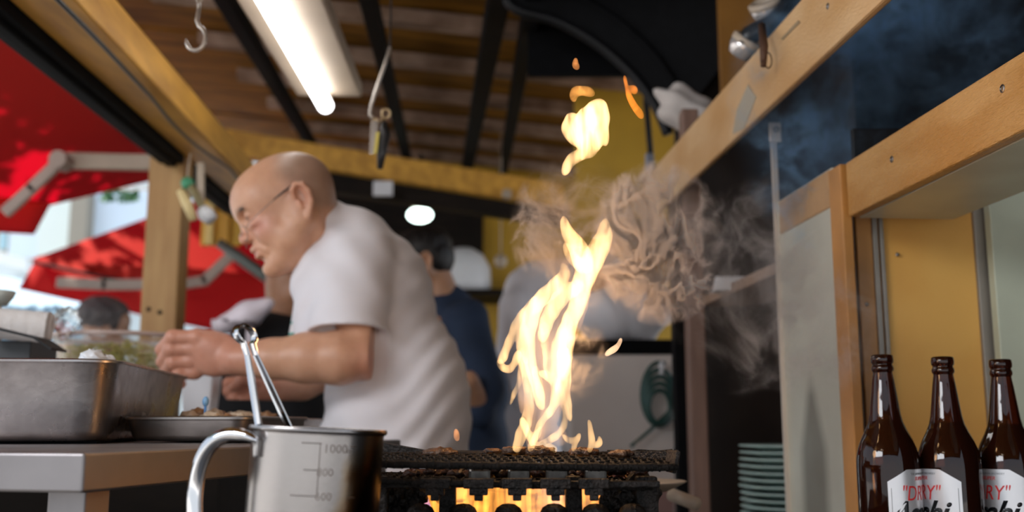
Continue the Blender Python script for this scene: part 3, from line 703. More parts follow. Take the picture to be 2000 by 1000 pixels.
# a ledge for the cup
b = MB(); b.box((rimc.x-.01, .885, rimc.z-PH-.006-.0035), (.17, .15, .010), bev=.002); b.build('side_shelf', M['steeldark'], stove)
b = MB(); b.box((rimc.x-.01, .885, (rimc.z-PH-.017)/2), (.10, .10, rimc.z-PH-.017)); b.build('shelf_pillar', M['darkwood'], stove)
for (px, w_) in ((875, 30), (1120, 30), (745, 26), (1262, 40)):
    a = at(px, 955, 1.0); b = MB(); b.hexa([Vector((a.x+sx2*w_/4000*(1 if z_ > gz+.01 else 1.15), a.y+sy2*.008, z_)) for z_ in (gz, a.z+.012) for sx2, sy2 in ((-1, -1), (1, -1), (1, 1), (-1, 1))])
    b.build('bracket', M['iron'], stove, bevel=.002)
for px in (822, 905, 993, 1082, 1163, 1235):
    a = at(px, 983, .985); b = MB()
    b.lathe([(0, .0), (.006, -.0008), (.011, -.004), (.0142, -.010), (.0150, -.018), (.0150, a.z-gz-.001 > 0 and -(a.z-gz)+.001)], 28, a); b.build('burner_knob', M['iron'], stove, smooth=True)
for px in (935, 1010, 1085, 1160, 850):
    a = at(px, 953, .965); b = MB(); b.box(a+Z*.004, (.028, .012, .009), bev=.001); b.box(a-Z*.003, (.017, .010, .007), bev=.001); b.box(a-Z*.008, (.008, .008, .007), bev=.001)
    b.build('stepped_lug', M['iron'], stove)
b = MB(); b.box(at(1010, 950, .975)+Z*.002, (.265, .010, .006), bev=.001); b.build('support_bar', M['iron'], stove)
# charred chunks on the right of the burner
for i, (px, py, r_) in enumerate(((1195, 975, .012), (1225, 970, .015), (1250, 985, .014), (1270, 965, .010), (1210, 992, .014), (760, 975, .012), (790, 985, .014), (820, 968, .009))):
    a = at(px, py, 1.02); b = MB(); b.sphere(a, r_, (1, .8, 1.3), 3)
    for vv in b.bm.verts: vv.co += (vv.co-a)*.3*math.sin(vv.co.x*400+i*2)*math.cos(vv.co.z*350+i)
    b.build('charred_crust', M['iron'], stove)
# row of gas flame behind
def net(name, label, FL, FR, BR, BL, nx, ny, rf, rw, sag=0):
    t = thing(name, label, 'grill')
    def pt(s, r): return (FL*(1-s)+FR*s)*(1-r)+(BL*(1-s)+BR*s)*r-Z*sag*(4*s*(1-s))
    def jig(pts, k): return [p+Vector((0, random.uniform(-1, 1)*k, random.uniform(-1, 1)*k)) for p in pts]
    for (a0, a1) in (((0, 0), (1, 0)), ((0, 1), (1, 1)), ((0, 0), (0, 1)), ((1, 0), (1, 1))):
        b = MB(); n = 40
        b.tube(jig([pt(a0[0]+(a1[0]-a0[0])*k/n, a0[1]+(a1[1]-a0[1])*k/n) for k in range(n+1)], .0003), [rf*random.uniform(.88, 1.15) for _ in range(n+1)], 8); b.build('frame_rod', M['ironwire'], t, smooth=True)
    for i in range(1, nx):
        s = i/nx; b = MB(); n = 12
        pts = [pt(s, k/n)+Z*(rf*.6+.0012*(1 if (k+i) % 2 else -1)) for k in range(n+1)]
        pts = [pt(s, 0)-Z*rf*.9+Vector((0, rf*.5, 0)), pt(s, 0)-Vector((0, rf*1.25, 0))]+pts
        b.tube(pts, rw*random.uniform(.9, 1.25), 6); b.build('cross_wire', M['ironwire'], t, smooth=True)
    for j in range(1, ny):
        r = j/ny; b = MB(); n = 24
        b.tube([pt(k/n, r)+Z*(rf*.6+.0010*(1 if (k+j) % 2 else -1)) for k in range(n+1)], rw*random.uniform(.9, 1.25), 6); b.build('long_wire', M['ironwire'], t, smooth=True)
    return t
n1 = net('wire_grill', 'upper charred wire grill under the open flames', at(738, 906, .95), at(1318, 913, .99), at(1292, 886, 1.27), at(690, 889, 1.14), 38, 9, .0036, .0012, .0006)
n2 = net('wire_grill', 'lower charred wire grill just above the burner', at(708, 938, .955), at(1272, 952, .985), at(1262, 926, 1.25), at(735, 927, 1.16), 36, 9, .0028, .0012, .0008)
b = MB(); b.tube([at(708, 906, 1.10), at(716, 893, 1.0), at(735, 903, .952)], .003, 8); b.build('bent_rod', M['ironwire'], n1, smooth=True)
# crusted block at the right end of the upper grill
b = MB(); A_, B_ = at(1190, 896, 1.16), at(1318, 894, 1.10)
b.prism(A_, B_, (0, .05, 0), (0, 0, .016)); cr_ = b.bm
bmesh.ops.subdivide_edges(cr_, edges=cr_.edges[:], cuts=5)
for vv in cr_.verts: vv.co += Vector((0, 0, .0022*math.sin(vv.co.x*500)*math.cos(vv.co.y*300)))
tag(b.build('iron_griddle_end', M['iron'], smooth=True, angle=60), 'crusted black iron block at the right end of the grill', 'block')
b = MB(); b.prism(at(1308, 922, 1.02), at(1316, 880, 1.02), (.004, 0, 0), (0, .06, 0)); b.build('upturned_lip', M['iron'], n1, bevel=.001)
# spacer blocks between the grills
for i, px in enumerate((937, 1013, 1087, 1163)):
    b = MB(); b.box(at(px, 927, 1.02), (.022, .014, .013), bev=.003); b.build('spacer', mat('greased_steel_spacer', (.22, .20, .18), .35, .9, noise=.5, nscale=80) if i == 0 else bpy.data.materials['greased_steel_spacer'], n1)
b = MB()
for i in range(46):
    a = at(random.uniform(790, 1250), random.uniform(918, 930), random.uniform(1.03, 1.16)); b.sphere(a, random.uniform(.004, .009), (1.5, 1, .6), 2)
for vv in b.bm.verts: vv.co += Vector((0, 0, .0015*math.sin(vv.co.x*700+vv.co.y*400)))
tag(b.build('charred_drippings', mat('glowing_brown_char', (.10, .035, .015), .3, col2=(.02, .01, .008), nscale=110, bump=.8, bscale=200), smooth=True), 'charred drippings baked between the two wire grills', 'residue', kind='stuff')  # mottled brown char colour, darker in patches
# meat on the grill
mm = mat('charred_meat', (.16, .075, .035), .35, col2=(.03, .015, .01), nscale=130, bump=1, bscale=180)
labs = ('charred meat morsel left of the flame base', 'small black morsel at the left foot of the smoke', 'flat charred morsel under the middle of the flames', 'charred morsel right of the flame base', 'dark morsel far right on the upper grill', 'dark morsel left on the upper grill')
for i, (px, py, yy, sc_) in enumerate(((1006, 880, 1.12, 1.0), (962, 881, 1.15, .7), (1050, 882, 1.12, 1.3), (1140, 883, 1.14, 1.1), (1215, 886, 1.08, .9), (860, 884, 1.12, 1.2))):
    a = at(px, py, yy); b = MB(); b.sphere(a, .0075*sc_, (2.0, 1.3, .62), 3)
    for vv in b.bm.verts: vv.co += (vv.co-a)*.25*math.sin(vv.co.x*600+i*2)*math.cos(vv.co.y*500+i)
    tag(b.build('meat_morsel', mm, smooth=True), labs[i], 'meat', 'charred meat morsels on the upper grill')
# long black handle reaching from behind the cup
hd = thing('griddle_pan', 'black flat iron handle reaching over the grill from behind the measuring cup', 'pan')
A_, B_ = at(715, 866, 1.22), at(838, 884, 1.18)
b = MB(); b.hexa([A_+Vector((0, -.012, -.012)), B_+Vector((0, -.008, -.003)), B_+Vector((0, .012, -.003)), A_+Vector((0, .014, -.012)), A_+Vector((0, -.012, .005)), B_+Vector((0, -.008, .002)), B_+Vector((0, .012, .002)), A_+Vector((0, .014, .005))]); b.build('handle', M['iron'], hd, bevel=.001)
b = MB(); b.prism(at(822, 883, 1.2), at(960, 884, 1.2), (0, .08, 0), (0, 0, .003)); b.build('plate', M['iron'], hd, bevel=.001)
# pale enamel rim and rod right of the grill
b = MB(); q = at(1255, 938, 1.5); b.lathe([(0, 0), (.035, 0), (.06, .012), (.063, .014), (.06, .015), (.034, .003), (0, .003)], 40); o = b.build('enamel_dish', M['offwhite'], smooth=True); o.location = q-Z*.015; tag(o, 'pale enamel dish rim behind the right end of the grill', 'dish')
b = MB(); b.lathe([(0, 0), (.02, 0), (.02, q.z-.017), (0, q.z-.017)], 16); o = b.build('dish_stand', M['darkwood']); o.location = (q.x, q.y, 0); tag(o, 'dark stand under the pale enamel dish', 'stand')
b = MB(); b.tube([at(1312, 966, 1.6), at(1360, 985, 1.55)], .010, 16); b.build('pipe_stub', M['offwhite'], bpy.data.objects['niche_post'], smooth=True)
# ================================================================== SDF modelling of bodies
class Field:
    def __init__(s, lo, hi, h):
        s.h = h; s.lo = np.array(lo, float); n = np.ceil((np.array(hi)-s.lo)/h).astype(int)+1
        s.n = n; s.a = np.full(n, .5, np.float32)
        s.ax = [s.lo[i]+h*np.arange(n[i]) for i in range(3)]
    def put(s, f, c, rad, k=.006, op='u', mtx=None):
        """blend the distance f(x,y,z) into the box around c; mtx takes world points into the local frame"""
        c = np.array(c, float); rad = np.array(rad, float)*np.ones(3)
        i0 = np.clip(np.floor((c-rad-s.lo)/s.h).astype(int), 0, s.n); i1 = np.clip(np.ceil((c+rad-s.lo)/s.h).astype(int)+1, 0, s.n)
        if (i1 <= i0).any(): return
        X, Y, Z_ = np.meshgrid(*[s.ax[i][i0[i]:i1[i]].astype(np.float32) for i in range(3)], indexing='ij')
        if mtx is not None:
            m = np.array(mtx, dtype=np.float32)
            X, Y, Z_ = (m[r, 0]*X+m[r, 1]*Y+m[r, 2]*Z_+m[r, 3] for r in range(3))
        d = f(X, Y, Z_)
        sl = tuple(slice(i0[i], i1[i]) for i in range(3)); a = s.a[sl]
        if op == 'u':
            h = np.clip(.5+.5*(a-d)/k, 0, 1); s.a[sl] = a*(1-h)+d*h-k*h*(1-h)
        elif op == 's':
            d = -d; h = np.clip(.5-.5*(a-d)/k, 0, 1); s.a[sl] = a*(1-h)+d*h+k*h*(1-h)
        elif op == 'd': s.a[sl] = a+d
        elif op == 'i': s.a[sl] = np.maximum(a, d)
    def mesh(s, name, mat_, parent=None, smooth_it=0):
        g = openvdb.FloatGrid(.5); g.copyFromArray(s.a); p, q = g.convertToQuads(0.0)[:2]
        p = np.asarray(p)*s.h+s.lo; q = np.asarray(q)
        v = p[q]; e = np.cross(v[:, 2]-v[:, 0], v[:, 3]-v[:, 1]); vol = (e*v.mean(1)).sum()
        if vol < 0: q = q[:, ::-1]
        me = bpy.data.meshes.new(name); me.vertices.add(len(p)); me.vertices.foreach_set('co', p.astype(np.float32).ravel())
        me.loops.add(q.size); me.loops.foreach_set('vertex_index', q.astype(np.int32).ravel())
        me.polygons.add(len(q)); me.polygons.foreach_set('loop_start', np.arange(0, q.size, 4, dtype=np.int32))
        me.update(calc_edges=True); me.validate(); me.shade_smooth()
        if mat_: me.materials.append(mat_)
        return link(bpy.data.objects.new(name, me), parent)
def f_cap(a, b, ra, rb, sy=1):
    a = np.array(a, np.float32); b = np.array(b, np.float32); ab = b-a; L2 = float(ab@ab)+1e-12
    def f(x, y, z):
        px, py, pz = x-a[0], y-a[1], z-a[2]
        t = np.clip((px*ab[0]+py*ab[1]+pz*ab[2])/L2, 0, 1)
        dx, dy, dz = px-t*ab[0], (py-t*ab[1])/sy, pz-t*ab[2]
        return np.sqrt(dx*dx+dy*dy+dz*dz)-(ra+(rb-ra)*t)
    return f
def f_ell(c, r, rot=None):
    c = np.array(c, np.float32); r = np.array(r, np.float32); mr = float(r.min())
    Rm = np.array(rot.transposed() if rot is not None else np.eye(3), np.float32)
    def f(x, y, z):
        p = (x-c[0], y-c[1], z-c[2])
        if rot is not None: p = [Rm[i, 0]*p[0]+Rm[i, 1]*p[1]+Rm[i, 2]*p[2] for i in range(3)]
        k0 = np.sqrt((p[0]/r[0])**2+(p[1]/r[1])**2+(p[2]/r[2])**2); k1 = np.sqrt((p[0]/r[0]**2)**2+(p[1]/r[1]**2)**2+(p[2]/r[2]**2)**2)+1e-9
        return k0*(k0-1)/k1
    return f
def cap(F, a, b, ra, rb, k=.008, op='u', sy=1):
    a = np.array(a, float); b = np.array(b, float); m = max(ra, rb)*max(1, sy)+k*1.5+.012
    F.put(f_cap(a, b, ra, rb, sy), (a+b)/2, np.abs(b-a)/2+m, k, op)
def chain(F, pts, k=.008, op='u'):
    for (p, r0), (q, r1) in zip(pts, pts[1:]): cap(F, p, q, r0, r1, k, op)
def ell(F, c, r, k=.008, op='u', rot=None):
    m = max(r)+k*1.5+.012; F.put(f_ell(c, r, rot), c, m, k, op)

def head_frame(org, pitch, yaw, scale, roll=0):
    """local x forwards (face), y to the person's left, z up, in metres; yaw 0 faces -X, so that the left ear is towards the camera"""
    f = Vector((-math.cos(pitch)*math.cos(yaw), -math.cos(pitch)*math.sin(yaw), -math.sin(pitch)))
    l = Vector((math.sin(yaw)*1.0, -math.cos(yaw), 0)); up = f.cross(l)
    if roll:
        q = Matrix.Rotation(roll, 3, f); l = q @ l; up = q @ up
    m = Matrix((f, l, up)).transposed().to_4x4()
    return Matrix.Translation(org) @ m @ Matrix.Scale(scale, 4)
def put_head(F, Mh, detail=True, kk=1.0):
    Mi = Mh.inverted(); sc = Mh.to_scale()[0]
    def P(f, c, rad, k=.006, op='u'):
        cw = Mh @ Vector(c); g = lambda x, y, z: f(x, y, z)*sc
        F.put(g, cw, rad*sc+k+.014, k*sc, op, Mi)
    def C(a, b, ra, rb, k=.006, op='u'):
        a, b = Vector(a)*.001, Vector(b)*.001; P(f_cap(a, b, ra*.001, rb*.001), (a+b)/2, (b-a).length/2+max(ra, rb)*.001+.01, k, op)
    def E(c, r, k=.006, op='u', rot=None):
        c = Vector(c)*.001; r = [v*.001 for v in r]; P(f_ell(c, r, rot), c, max(r)+.01, k, op)
    E((4, 0, 38), (90, 73, 67), .01)
    E((-16, 0, 22), (64, 70, 58), .02)
    E((52, 0, 34), (44, 58, 46), .03)                  # forehead
    E((38, 0, -18), (52, 58, 62), .02)                 # mid face
    E((58, 30, -26), (27, 26, 27), .014); E((58, -30, -26), (27, 26, 27), .014)   # cheeks
    for s in (1, -1):
        C((6, 52*s, -34), (66, 22*s, -76), 20, 17, .02)                           # jaw
        C((2, 56*s, -2), (6, 52*s, -36), 18, 19, .02)
        E((36, 42*s, -52), (26, 20, 26), .016)                                    # jowl
    E((83, 0, -81), (18, 22, 17), .012)                # chin
    E((45, 0, -86), (34, 30, 16), .02)                 # under the chin
    E((78, 0, -44), (21, 28, 24), .012)                # muzzle
    if detail:
        C((86, -26, 28), (86, 26, 28), 8, 8, .012)     # brow
        for s in (1, -1):
            E((93, 32*s, 13), (13, 17, 12), .009, 's')                            # socket
            E((76.5, 31*s, 14), (13.5, 15, 12.5), .003)                           # lid and ball
            E((76, 33*s, -4), (14, 17, 6), .008)                                  # bag under the eye
        C((87, 0, 22), (101, 0, -12), 6.5, 9.5, .009)  # nose
        E((104, 0, -14), (9.5, 10.5, 9), .005)
        for s in (1, -1):
            E((96, 11*s, -17), (10, 7.5, 7.5), .004); E((100, 6.5*s, -23), (4, 3.2, 4.5), .002, 's')
            C((96, 20*s, -16), (84, 31*s, -46), 2.2, 2.2, .006, 's')              # nasolabial fold
            C((92, 22*s, -51), (82, 26*s, -64), 1.4, 1.2, .005, 's')
        C((95, -15, -39), (98, 0, -38), 4.6, 5.4, .004); C((95, 15, -39), (98, 0, -38), 4.6, 5.4, .004)
        C((92, -14, -52), (95, 0, -53), 5.2, 6, .004); C((92, 14, -52), (95, 0, -53), 5.2, 6, .004)
        C((100, -21, -47), (103, 0, -45.5), 1.6, 2.2, .002, 's'); C((100, 21, -47), (103, 0, -45.5), 1.6, 2.2, .002, 's')
        E((97, 0, -64), (6, 15, 5), .008, 's')
        for s in (1, -1):                              # eye slit
            for y0, y1, z0_, z1_ in ((22, 31, 9.5, 11), (31, 41, 11, 9.5)):
                C((90.5-.012*(y0-31)**2*1, y0*s, z0_), (90.5-.012*(y1-31)**2*1, y1*s, z1_), 2.9, 2.9, .001, 's')
    else:
        C((87, 0, 20), (108, 0, -12), 7, 11, .009)
    for s in (1, -1):                                  # ears
        zo = -9
        rz = Matrix.Rotation(R(-24*s), 3, 'Z') @ Matrix.Rotation(R(-8), 3, 'Y')
        E((-6, 76*s, 2+zo), (14, 5, 28), .004, rot=rz)
        pts = [(4, 75, 12+zo), (3, 80, 24+zo), (-6, 85, 30+zo), (-17, 87, 25+zo), (-21, 87, 9+zo), (-18, 84, -8+zo), (-9, 79, -22+zo), (-2, 76, -28+zo)]
        for a, b in zip(pts, pts[1:]): C((a[0], a[1]*s, a[2]), (b[0], b[1]*s, b[2]), 4.4, 4.4, .003)
        E((-6, 81*s, 7+zo), (8, 6, 15), .003, 's', rot=rz)
        C((1, 79*s, -1+zo), (1, 78*s, -10+zo), 4, 3.5, .004)
        E((-4, 77*s, -26+zo), (6, 4.5, 8), .004, rot=rz)
def skin_mat(name, base, dark=None, attr=True):
    m, nt, N, L, b = nmat(name)
    at_ = N.new('ShaderNodeAttribute'); at_.attribute_name = 'tone'
    tcn = N.new('ShaderNodeTexCoord'); t = N.new('ShaderNodeTexNoise'); t.inputs['Scale'].default_value = 45; t.inputs['Detail'].default_value = 4
    L.new(tcn.outputs['Object'], t.inputs['Vector'])
    mx = N.new('ShaderNodeMix'); mx.data_type = 'RGBA'; mx.blend_type = 'MULTIPLY'; mx.inputs[0].default_value = .35
    L.new(at_.outputs['Color'], mx.inputs[6]); L.new(t.outputs['Color'], mx.inputs[7])
    rr = N.new('ShaderNodeValToRGB'); rr.color_ramp.elements[0].color = (.80, .66, .58, 1); rr.color_ramp.elements[1].color = (1.15, 1.1, 1.08, 1); rr.color_ramp.elements[0].position = .3; rr.color_ramp.elements[1].position = .7
    L.new(t.outputs[0], rr.inputs[0]); L.new(rr.outputs[0], mx.inputs[7])
    L.new(mx.outputs[2], b.inputs['Base Color']); b.inputs['Roughness'].default_value = .42
    b.inputs['Subsurface Weight'].default_value = .12; b.inputs['Subsurface Radius'].default_value = (.010, .004, .002); b.inputs['Subsurface Scale'].default_value = 1
    t2 = N.new('ShaderNodeTexNoise'); t2.inputs['Scale'].default_value = 260; L.new(tcn.outputs['Object'], t2.inputs['Vector'])
    bp_ = N.new('ShaderNodeBump'); bp_.inputs['Strength'].default_value = .12; bp_.inputs['Distance'].default_value = .002; L.new(t2.outputs[0], bp_.inputs['Height']); L.new(bp_.outputs[0], b.inputs['Normal'])
    return m
def set_tone(o, fn):
    me = o.data; n = len(me.vertices); co = np.empty(n*3, np.float32); me.vertices.foreach_get('co', co); co = co.reshape(-1, 3)
    c = fn(co); a = me.color_attributes.new('tone', 'FLOAT_COLOR', 'POINT'); a.data.foreach_set('color', np.concatenate([c, np.ones((n, 1))], 1).astype(np.float32).ravel())
def gauss(p, c, s): return np.exp(-(((p-np.array(c))/np.array(s))**2).sum(1))
def sstep(a, b, x): t = np.clip((x-a)/(b-a), 0, 1); return t*t*(3-2*t)
M['skin'] = skin_mat('warm_skin', None)

# ------------------------------------------------------------------ the cook
MY = 1.93
def mp2(px, py, dy=0): q = at(px, py, MY+dy); return np.array(q)
man = thing('person', 'bald older cook with glasses in a white shirt leaning over the worktable', 'person', (at(740, 800, MY).x, MY+.12, 0))
man.location = (0, 0, 0)
HS = 1.07
Mh = head_frame(at(575, 408, MY+.02), R(28), R(17), HS, roll=R(4))
F = Field((-.72, MY-.22, .95), (-.26, MY+.46, 1.52), .0022)
put_head(F, Mh)
hp_ = lambda x, y, z: np.array(Mh @ Vector((x*.001, y*.001, z*.001)))
# neck
cap(F, hp_(-20, 0, -14), mp2(662, 520, .10), .052, .064, .03)
cap(F, hp_(22, 0, -70), mp2(632, 520, .08), .034, .055, .03)
for s_ in (1, -1):
    cap(F, hp_(38, 16*s_, -92), mp2(612, 500, .06-.03*s_), .010, .014, .010)      # loose folds under the chin
    cap(F, hp_(-12, 44*s_, -40), mp2(640, 500, .08-.05*s_), .016, .018, .012)
# shoulders and core hidden under the shirt
ell(F, mp2(705, 560, .16), (.075, .15, .09), .03)
cap(F, mp2(690, 505, .02), mp2(694, 600, -.010), .046, .044, .03)
# near arm
cap(F, mp2(692, 560, -.005), mp2(704, 690, -.05), .044, .037, .02)
el = mp2(705, 700, -.05); wr = mp2(462, 702, -.055)
chain(F, [(el, .038), (mp2(664, 699, -.055), .0485), (mp2(600, 699, -.057), .045), (mp2(530, 701, -.058), .036), (wr, .0295)], .012)
ell(F, mp2(714, 712, -.045), (.026, .022, .026), .012)
# hand: palm, knuckles, four curled fingers, thumb on the far side
ell(F, mp2(420, 692, -.050), (.047, .024, .041), .014)
ell(F, mp2(400, 672, -.055), (.030, .020, .026), .012)
fing = [((384, 659), (338, 659), (316, 683), (326, 700), .0135), ((376, 681), (334, 683), (318, 706), (330, 722), .0135),
        ((374, 705), (338, 708), (324, 726), (340, 738), .0128), ((380, 727), (350, 731), (340, 742), (354, 750), .0115)]
for i, (k0, k1, k2, k3, r_) in enumerate(fing):
    a = mp2(*k0, -.062+.006*i); b_ = mp2(*k1, -.066+.005*i); c_ = mp2(*k2, -.046+.006*i); d_ = mp2(*k3, -.028+.006*i)
    m0 = mp2(416, 668+14*i, -.055+.004*i)
    chain(F, [(m0, .012), (a, r_*1.08)], .006); chain(F, [(a, r_*1.05), (b_, r_), (c_, r_*.9), (d_, r_*.8)], .0028)
    ell(F, b_, (r_*1.08,)*3, .003); ell(F, a, (r_*1.12,)*3, .006)
chain(F, [(mp2(430, 672, -.03), .014), (mp2(395, 662, -.008), .0135), (mp2(358, 672, -.002), .0115), (mp2(336, 690, -.008), .0095)], .006)
# far arm
fe = mp2(655, 720, .30); fw = mp2(524, 760, .20)
cap(F, mp2(700, 560, .30), fe, .045, .038, .02)
chain(F, [(fe, .040), (mp2(590, 745, .25), .038), (fw, .028)], .012)
ell(F, mp2(492, 760, .185), (.035, .022, .026), .012)
for i, (k0, k1, k2) in enumerate((((475, 745), (446, 748), (444, 764)), ((476, 757), (446, 764), (452, 778)), ((482, 768), (456, 778), (464, 790)), ((492, 776), (474, 788), (482, 796)))):
    chain(F, [(mp2(*k0, .175), .0125), (mp2(*k1, .168), .0115), (mp2(*k2, .185), .010)], .003)
chain(F, [(mp2(500, 748, .17), .012), (mp2(472, 742, .150), .011), (mp2(455, 756, .145), .0095)], .005)
body = F.mesh('body', M['skin'], man)
MhI = np.array(Mh.inverted())
def man_tone(co):
    n = len(co); L_ = (np.concatenate([co, np.ones((n, 1))], 1) @ MhI.T)[:, :3]*1000
    base = np.tile(np.array([.66, .37, .235]), (n, 1))
    near_head = (np.linalg.norm(L_, axis=1) < 175).astype(float)
    def mixc(base, c, a): return base*(1-a[:, None])+np.array(c)*a[:, None]
    # arms and hand redder
    arm = sstep(-.42, -.52, co[:, 0])*sstep(1.14, 1.10, co[:, 2])
    base = mixc(base, (.60, .27, .185), arm*.8)
    el_ = gauss(co, el+np.array([.01, 0, -.012]), (.035, .05, .035)); base = mixc(base, (.62, .22, .16), el_*.6*(1-near_head))
    for s in (1, -1):
        base = mixc(base, (.66, .24, .20), gauss(L_, (72, 40*s, -14), (26, 24, 20))*near_head*.6)
        base = mixc(base, (.13, .08, .06), gauss(L_, (88, 30*s, 31), (14, 17, 4.5))*near_head*.75)
        base = mixc(base, (.68, .28, .20), gauss(L_, (-12, 82*s, 4), (26, 14, 34))*near_head*.45)
        base = mixc(base, (.20, .07, .05), gauss(L_, (90, 32*s, 11), (7, 12, 4.2))*near_head*.85)
    base = mixc(base, (.66, .24, .18), gauss(L_, (108, 0, -14), (18, 16, 14))*near_head*.5)
    base = mixc(base, (.52, .18, .15), gauss(L_, (98, 0, -46), (8, 22, 9))*near_head*.7)
    # cropped grey hair round the sides and back
    h = sstep(32, -8, L_[:, 0]+.35*np.abs(L_[:, 2]-50))*sstep(-34, -8, L_[:, 2]-.25*L_[:, 0])*sstep(116, 62, L_[:, 2]+.35*L_[:, 0])*near_head
    ear = sstep(77, 81, np.abs(L_[:, 1]))
    base = mixc(base, (.20, .17, .145), h*(1-ear)*.55)
    return base
set_tone(body, man_tone)
# eyes
for s in (1, -1):
    b = MB(); c = Vector(hp_(76, 31*s, 13)); b.sphere(c, .0126*HS, sub=3); b.build('eye', mat('dark_lowered_eye', (.03, .02, .018), .15) if s == 1 else bpy.data.materials['dark_lowered_eye'], body, smooth=True)
# eyebrows as short hair
b = MB()
for s in (1, -1):
    for i in range(70):
        y = random.uniform(14, 46); p = Vector(hp_(95.5-.011*(y-20)**2*.9, y*s, 30+random.uniform(-2.5, 2.5)-.012*(y-30)**2)); q = Vector(hp_(96-.011*(y+5-20)**2*.9, (y+6)*s, 31+random.uniform(-3, 2)-.012*(y+4-30)**2))
        b.tube([p, q], [.0006, .0002], 3)
b.build('eyebrows', mat('grey_brow_hair', (.10, .08, .07), .7), man)
# glasses: thin wire frame low on the nose, dark temple tips
gl = M['steeldark']; gb = MB()
for s in (1, -1):
    c = (105, 30*s, -10)
    gb.tube([Vector(hp_(c[0]-.010*abs(math.cos(2*math.pi*k/24)*21+6*s*0)*0-(.006*(abs(31*s+21*math.cos(2*math.pi*k/24))-20)**2)*.8, c[1]+21*math.cos(2*math.pi*k/24), c[2]+14*math.sin(2*math.pi*k/24))) for k in range(25)], .0007, 6)
    gb.tube([Vector(hp_(99, 51*s, -7)), Vector(hp_(90, 64*s, -3)), Vector(hp_(60, 74*s, 6)), Vector(hp_(36, 77*s, 13))], .0007, 6)
gb.tube([Vector(hp_(107, -9, -7)), Vector(hp_(110, 0, -4)), Vector(hp_(107, 9, -7))], .0008, 6)
gf = gb.build('glasses_frame', gl, man, smooth=True)
for s in (1, -1):
    gb = MB(); gb.tube([Vector(hp_(38, 77*s, 13)), Vector(hp_(18, 79*s, 18)), Vector(hp_(-2, 80*s, 22)), Vector(hp_(-12, 80*s, 18))], [.0011, .0021, .0021, .0016], 8, flat=1); gb.build('temple_tip', M['blackpl'], gf, smooth=True)

# shirt
F = Field((-.50, MY-.17, .60), (-.02, MY+.50, 1.40), .0034)
def T(px, py, dy, ra, sy=1.0): return (mp2(px, py, dy), ra)
SYS = 1.25
def tor(a, b, ra, rb, k=.04): cap(F, a, b, ra, rb, k, sy=SYS)
tor(mp2(700, 500, .15), mp2(722, 600, .15), .082, .105)
tor(mp2(722, 590, .15), mp2(760, 700, .15), .103, .118)
tor(mp2(760, 700, .15), mp2(772, 830, .15), .118, .137)
tor(mp2(772, 830, .15), mp2(785, 1000, .15), .137, .142)
ell(F, mp2(760, 560, .17), (.085, .15, .10), .04)
ell(F, mp2(835, 770, .15), (.080, .16, .12), .04)
# collar stand round the neck and yoke
cap(F, mp2(642, 428, .07), mp2(690, 480, .10), .044, .070, .02, sy=1.35)
cap(F, mp2(636, 442, .035), mp2(628, 545, .02), .038, .050, .02)
cap(F, mp2(628, 545, .02), mp2(645, 640, .03), .052, .07, .03)
cap(F, mp2(690, 470, .06), mp2(700, 500, .24), .060, .060, .03)
# near sleeve, cut off square at the hem
TORSO = F; F = Field((-.50, MY-.17, .60), (-.02, MY+.50, 1.40), .0034)
cap(F, mp2(688, 520, .015), mp2(676, 690, -.045), .072, .0735, .03, sy=1.0)
cap(F, mp2(700, 520, .29), mp2(670, 650, .30), .072, .070, .03)
cap(F, mp2(700, 500, .02), mp2(720, 500, .28), .062, .062, .03)
# drape and folds
def folds(x, y, z):
    px = x; s = .0030*np.sin(60*px+34*z+2.2*np.sin(17*z+6*x))*np.sin(9*z+3)+.0024*np.sin(95*(z-1.15)-70*x+3*np.sin(22*x))
    s = s*.75+.0026*np.sin(30*x-12*z+1.2+2.5*np.sin(9*z+11*x))*sstep(1.08, .9, z)
    return s.astype(np.float32)
# cut the sleeve ends and open them
dirn = (mp2(676, 690, -.045)-mp2(688, 520, .015)); dirn /= np.linalg.norm(dirn)
hem = mp2(674, 648, -.03); hn = np.array([.03, -.10, -1.0]); hn /= np.linalg.norm(hn)
def cutter(x, y, z):
    d = -((x-hem[0])*hn[0]+(y-hem[1])*hn[1]+(z-hem[2])*hn[2])
    cyl = np.sqrt((x-hem[0])**2+(y-hem[1])**2)-.090
    near = y-(MY+.052)
    return np.maximum(np.maximum(d, near), cyl)
F.put(cutter, hem-np.array([0, .02, .08]), (.13, .14, .14), .003, 's')
cap(F, mp2(679, 652, -.03), mp2(676, 710, -.045), .058, .066, .004, 's')
# far sleeve hem
hem2 = mp2(660, 640, .30)
def cutter2(x, y, z): return np.maximum(np.maximum(z-hem2[2], (MY+.27)-y), np.sqrt((x-hem2[0])**2+(y-hem2[1])**2)-.1)
F.put(cutter2, hem2-np.array([0, 0, .05]), (.14, .12, .12), .003, 's')
a_, b__ = TORSO.a, F.a; h_ = np.clip(.5+.5*(a_-b__)/.02, 0, 1); F.a = a_*(1-h_)+b__*h_-.02*h_*(1-h_)
F.put(folds, (-.26, MY+.15, 1.0), (.5, .5, .5), op='d')
# neck opening
cap(F, mp2(586, 380, .02), mp2(636, 500, .09), .052, .050, .003, 's')
cap(F, mp2(586, 400, .06), mp2(640, 470, .09), .060, .058, .003, 's')
F.a = np.maximum(F.a, (F.ax[2][None, None, :]*0+0-.9).astype(np.float32))
cloth = mat('white_cotton', (.84, .81, .84), .85, noise=.05, nscale=5, bump=.25, bscale=500)
cloth.node_tree.nodes['Principled BSDF'].inputs['Sheen Weight'].default_value = .2
shirt = F.mesh('shirt', cloth, man)
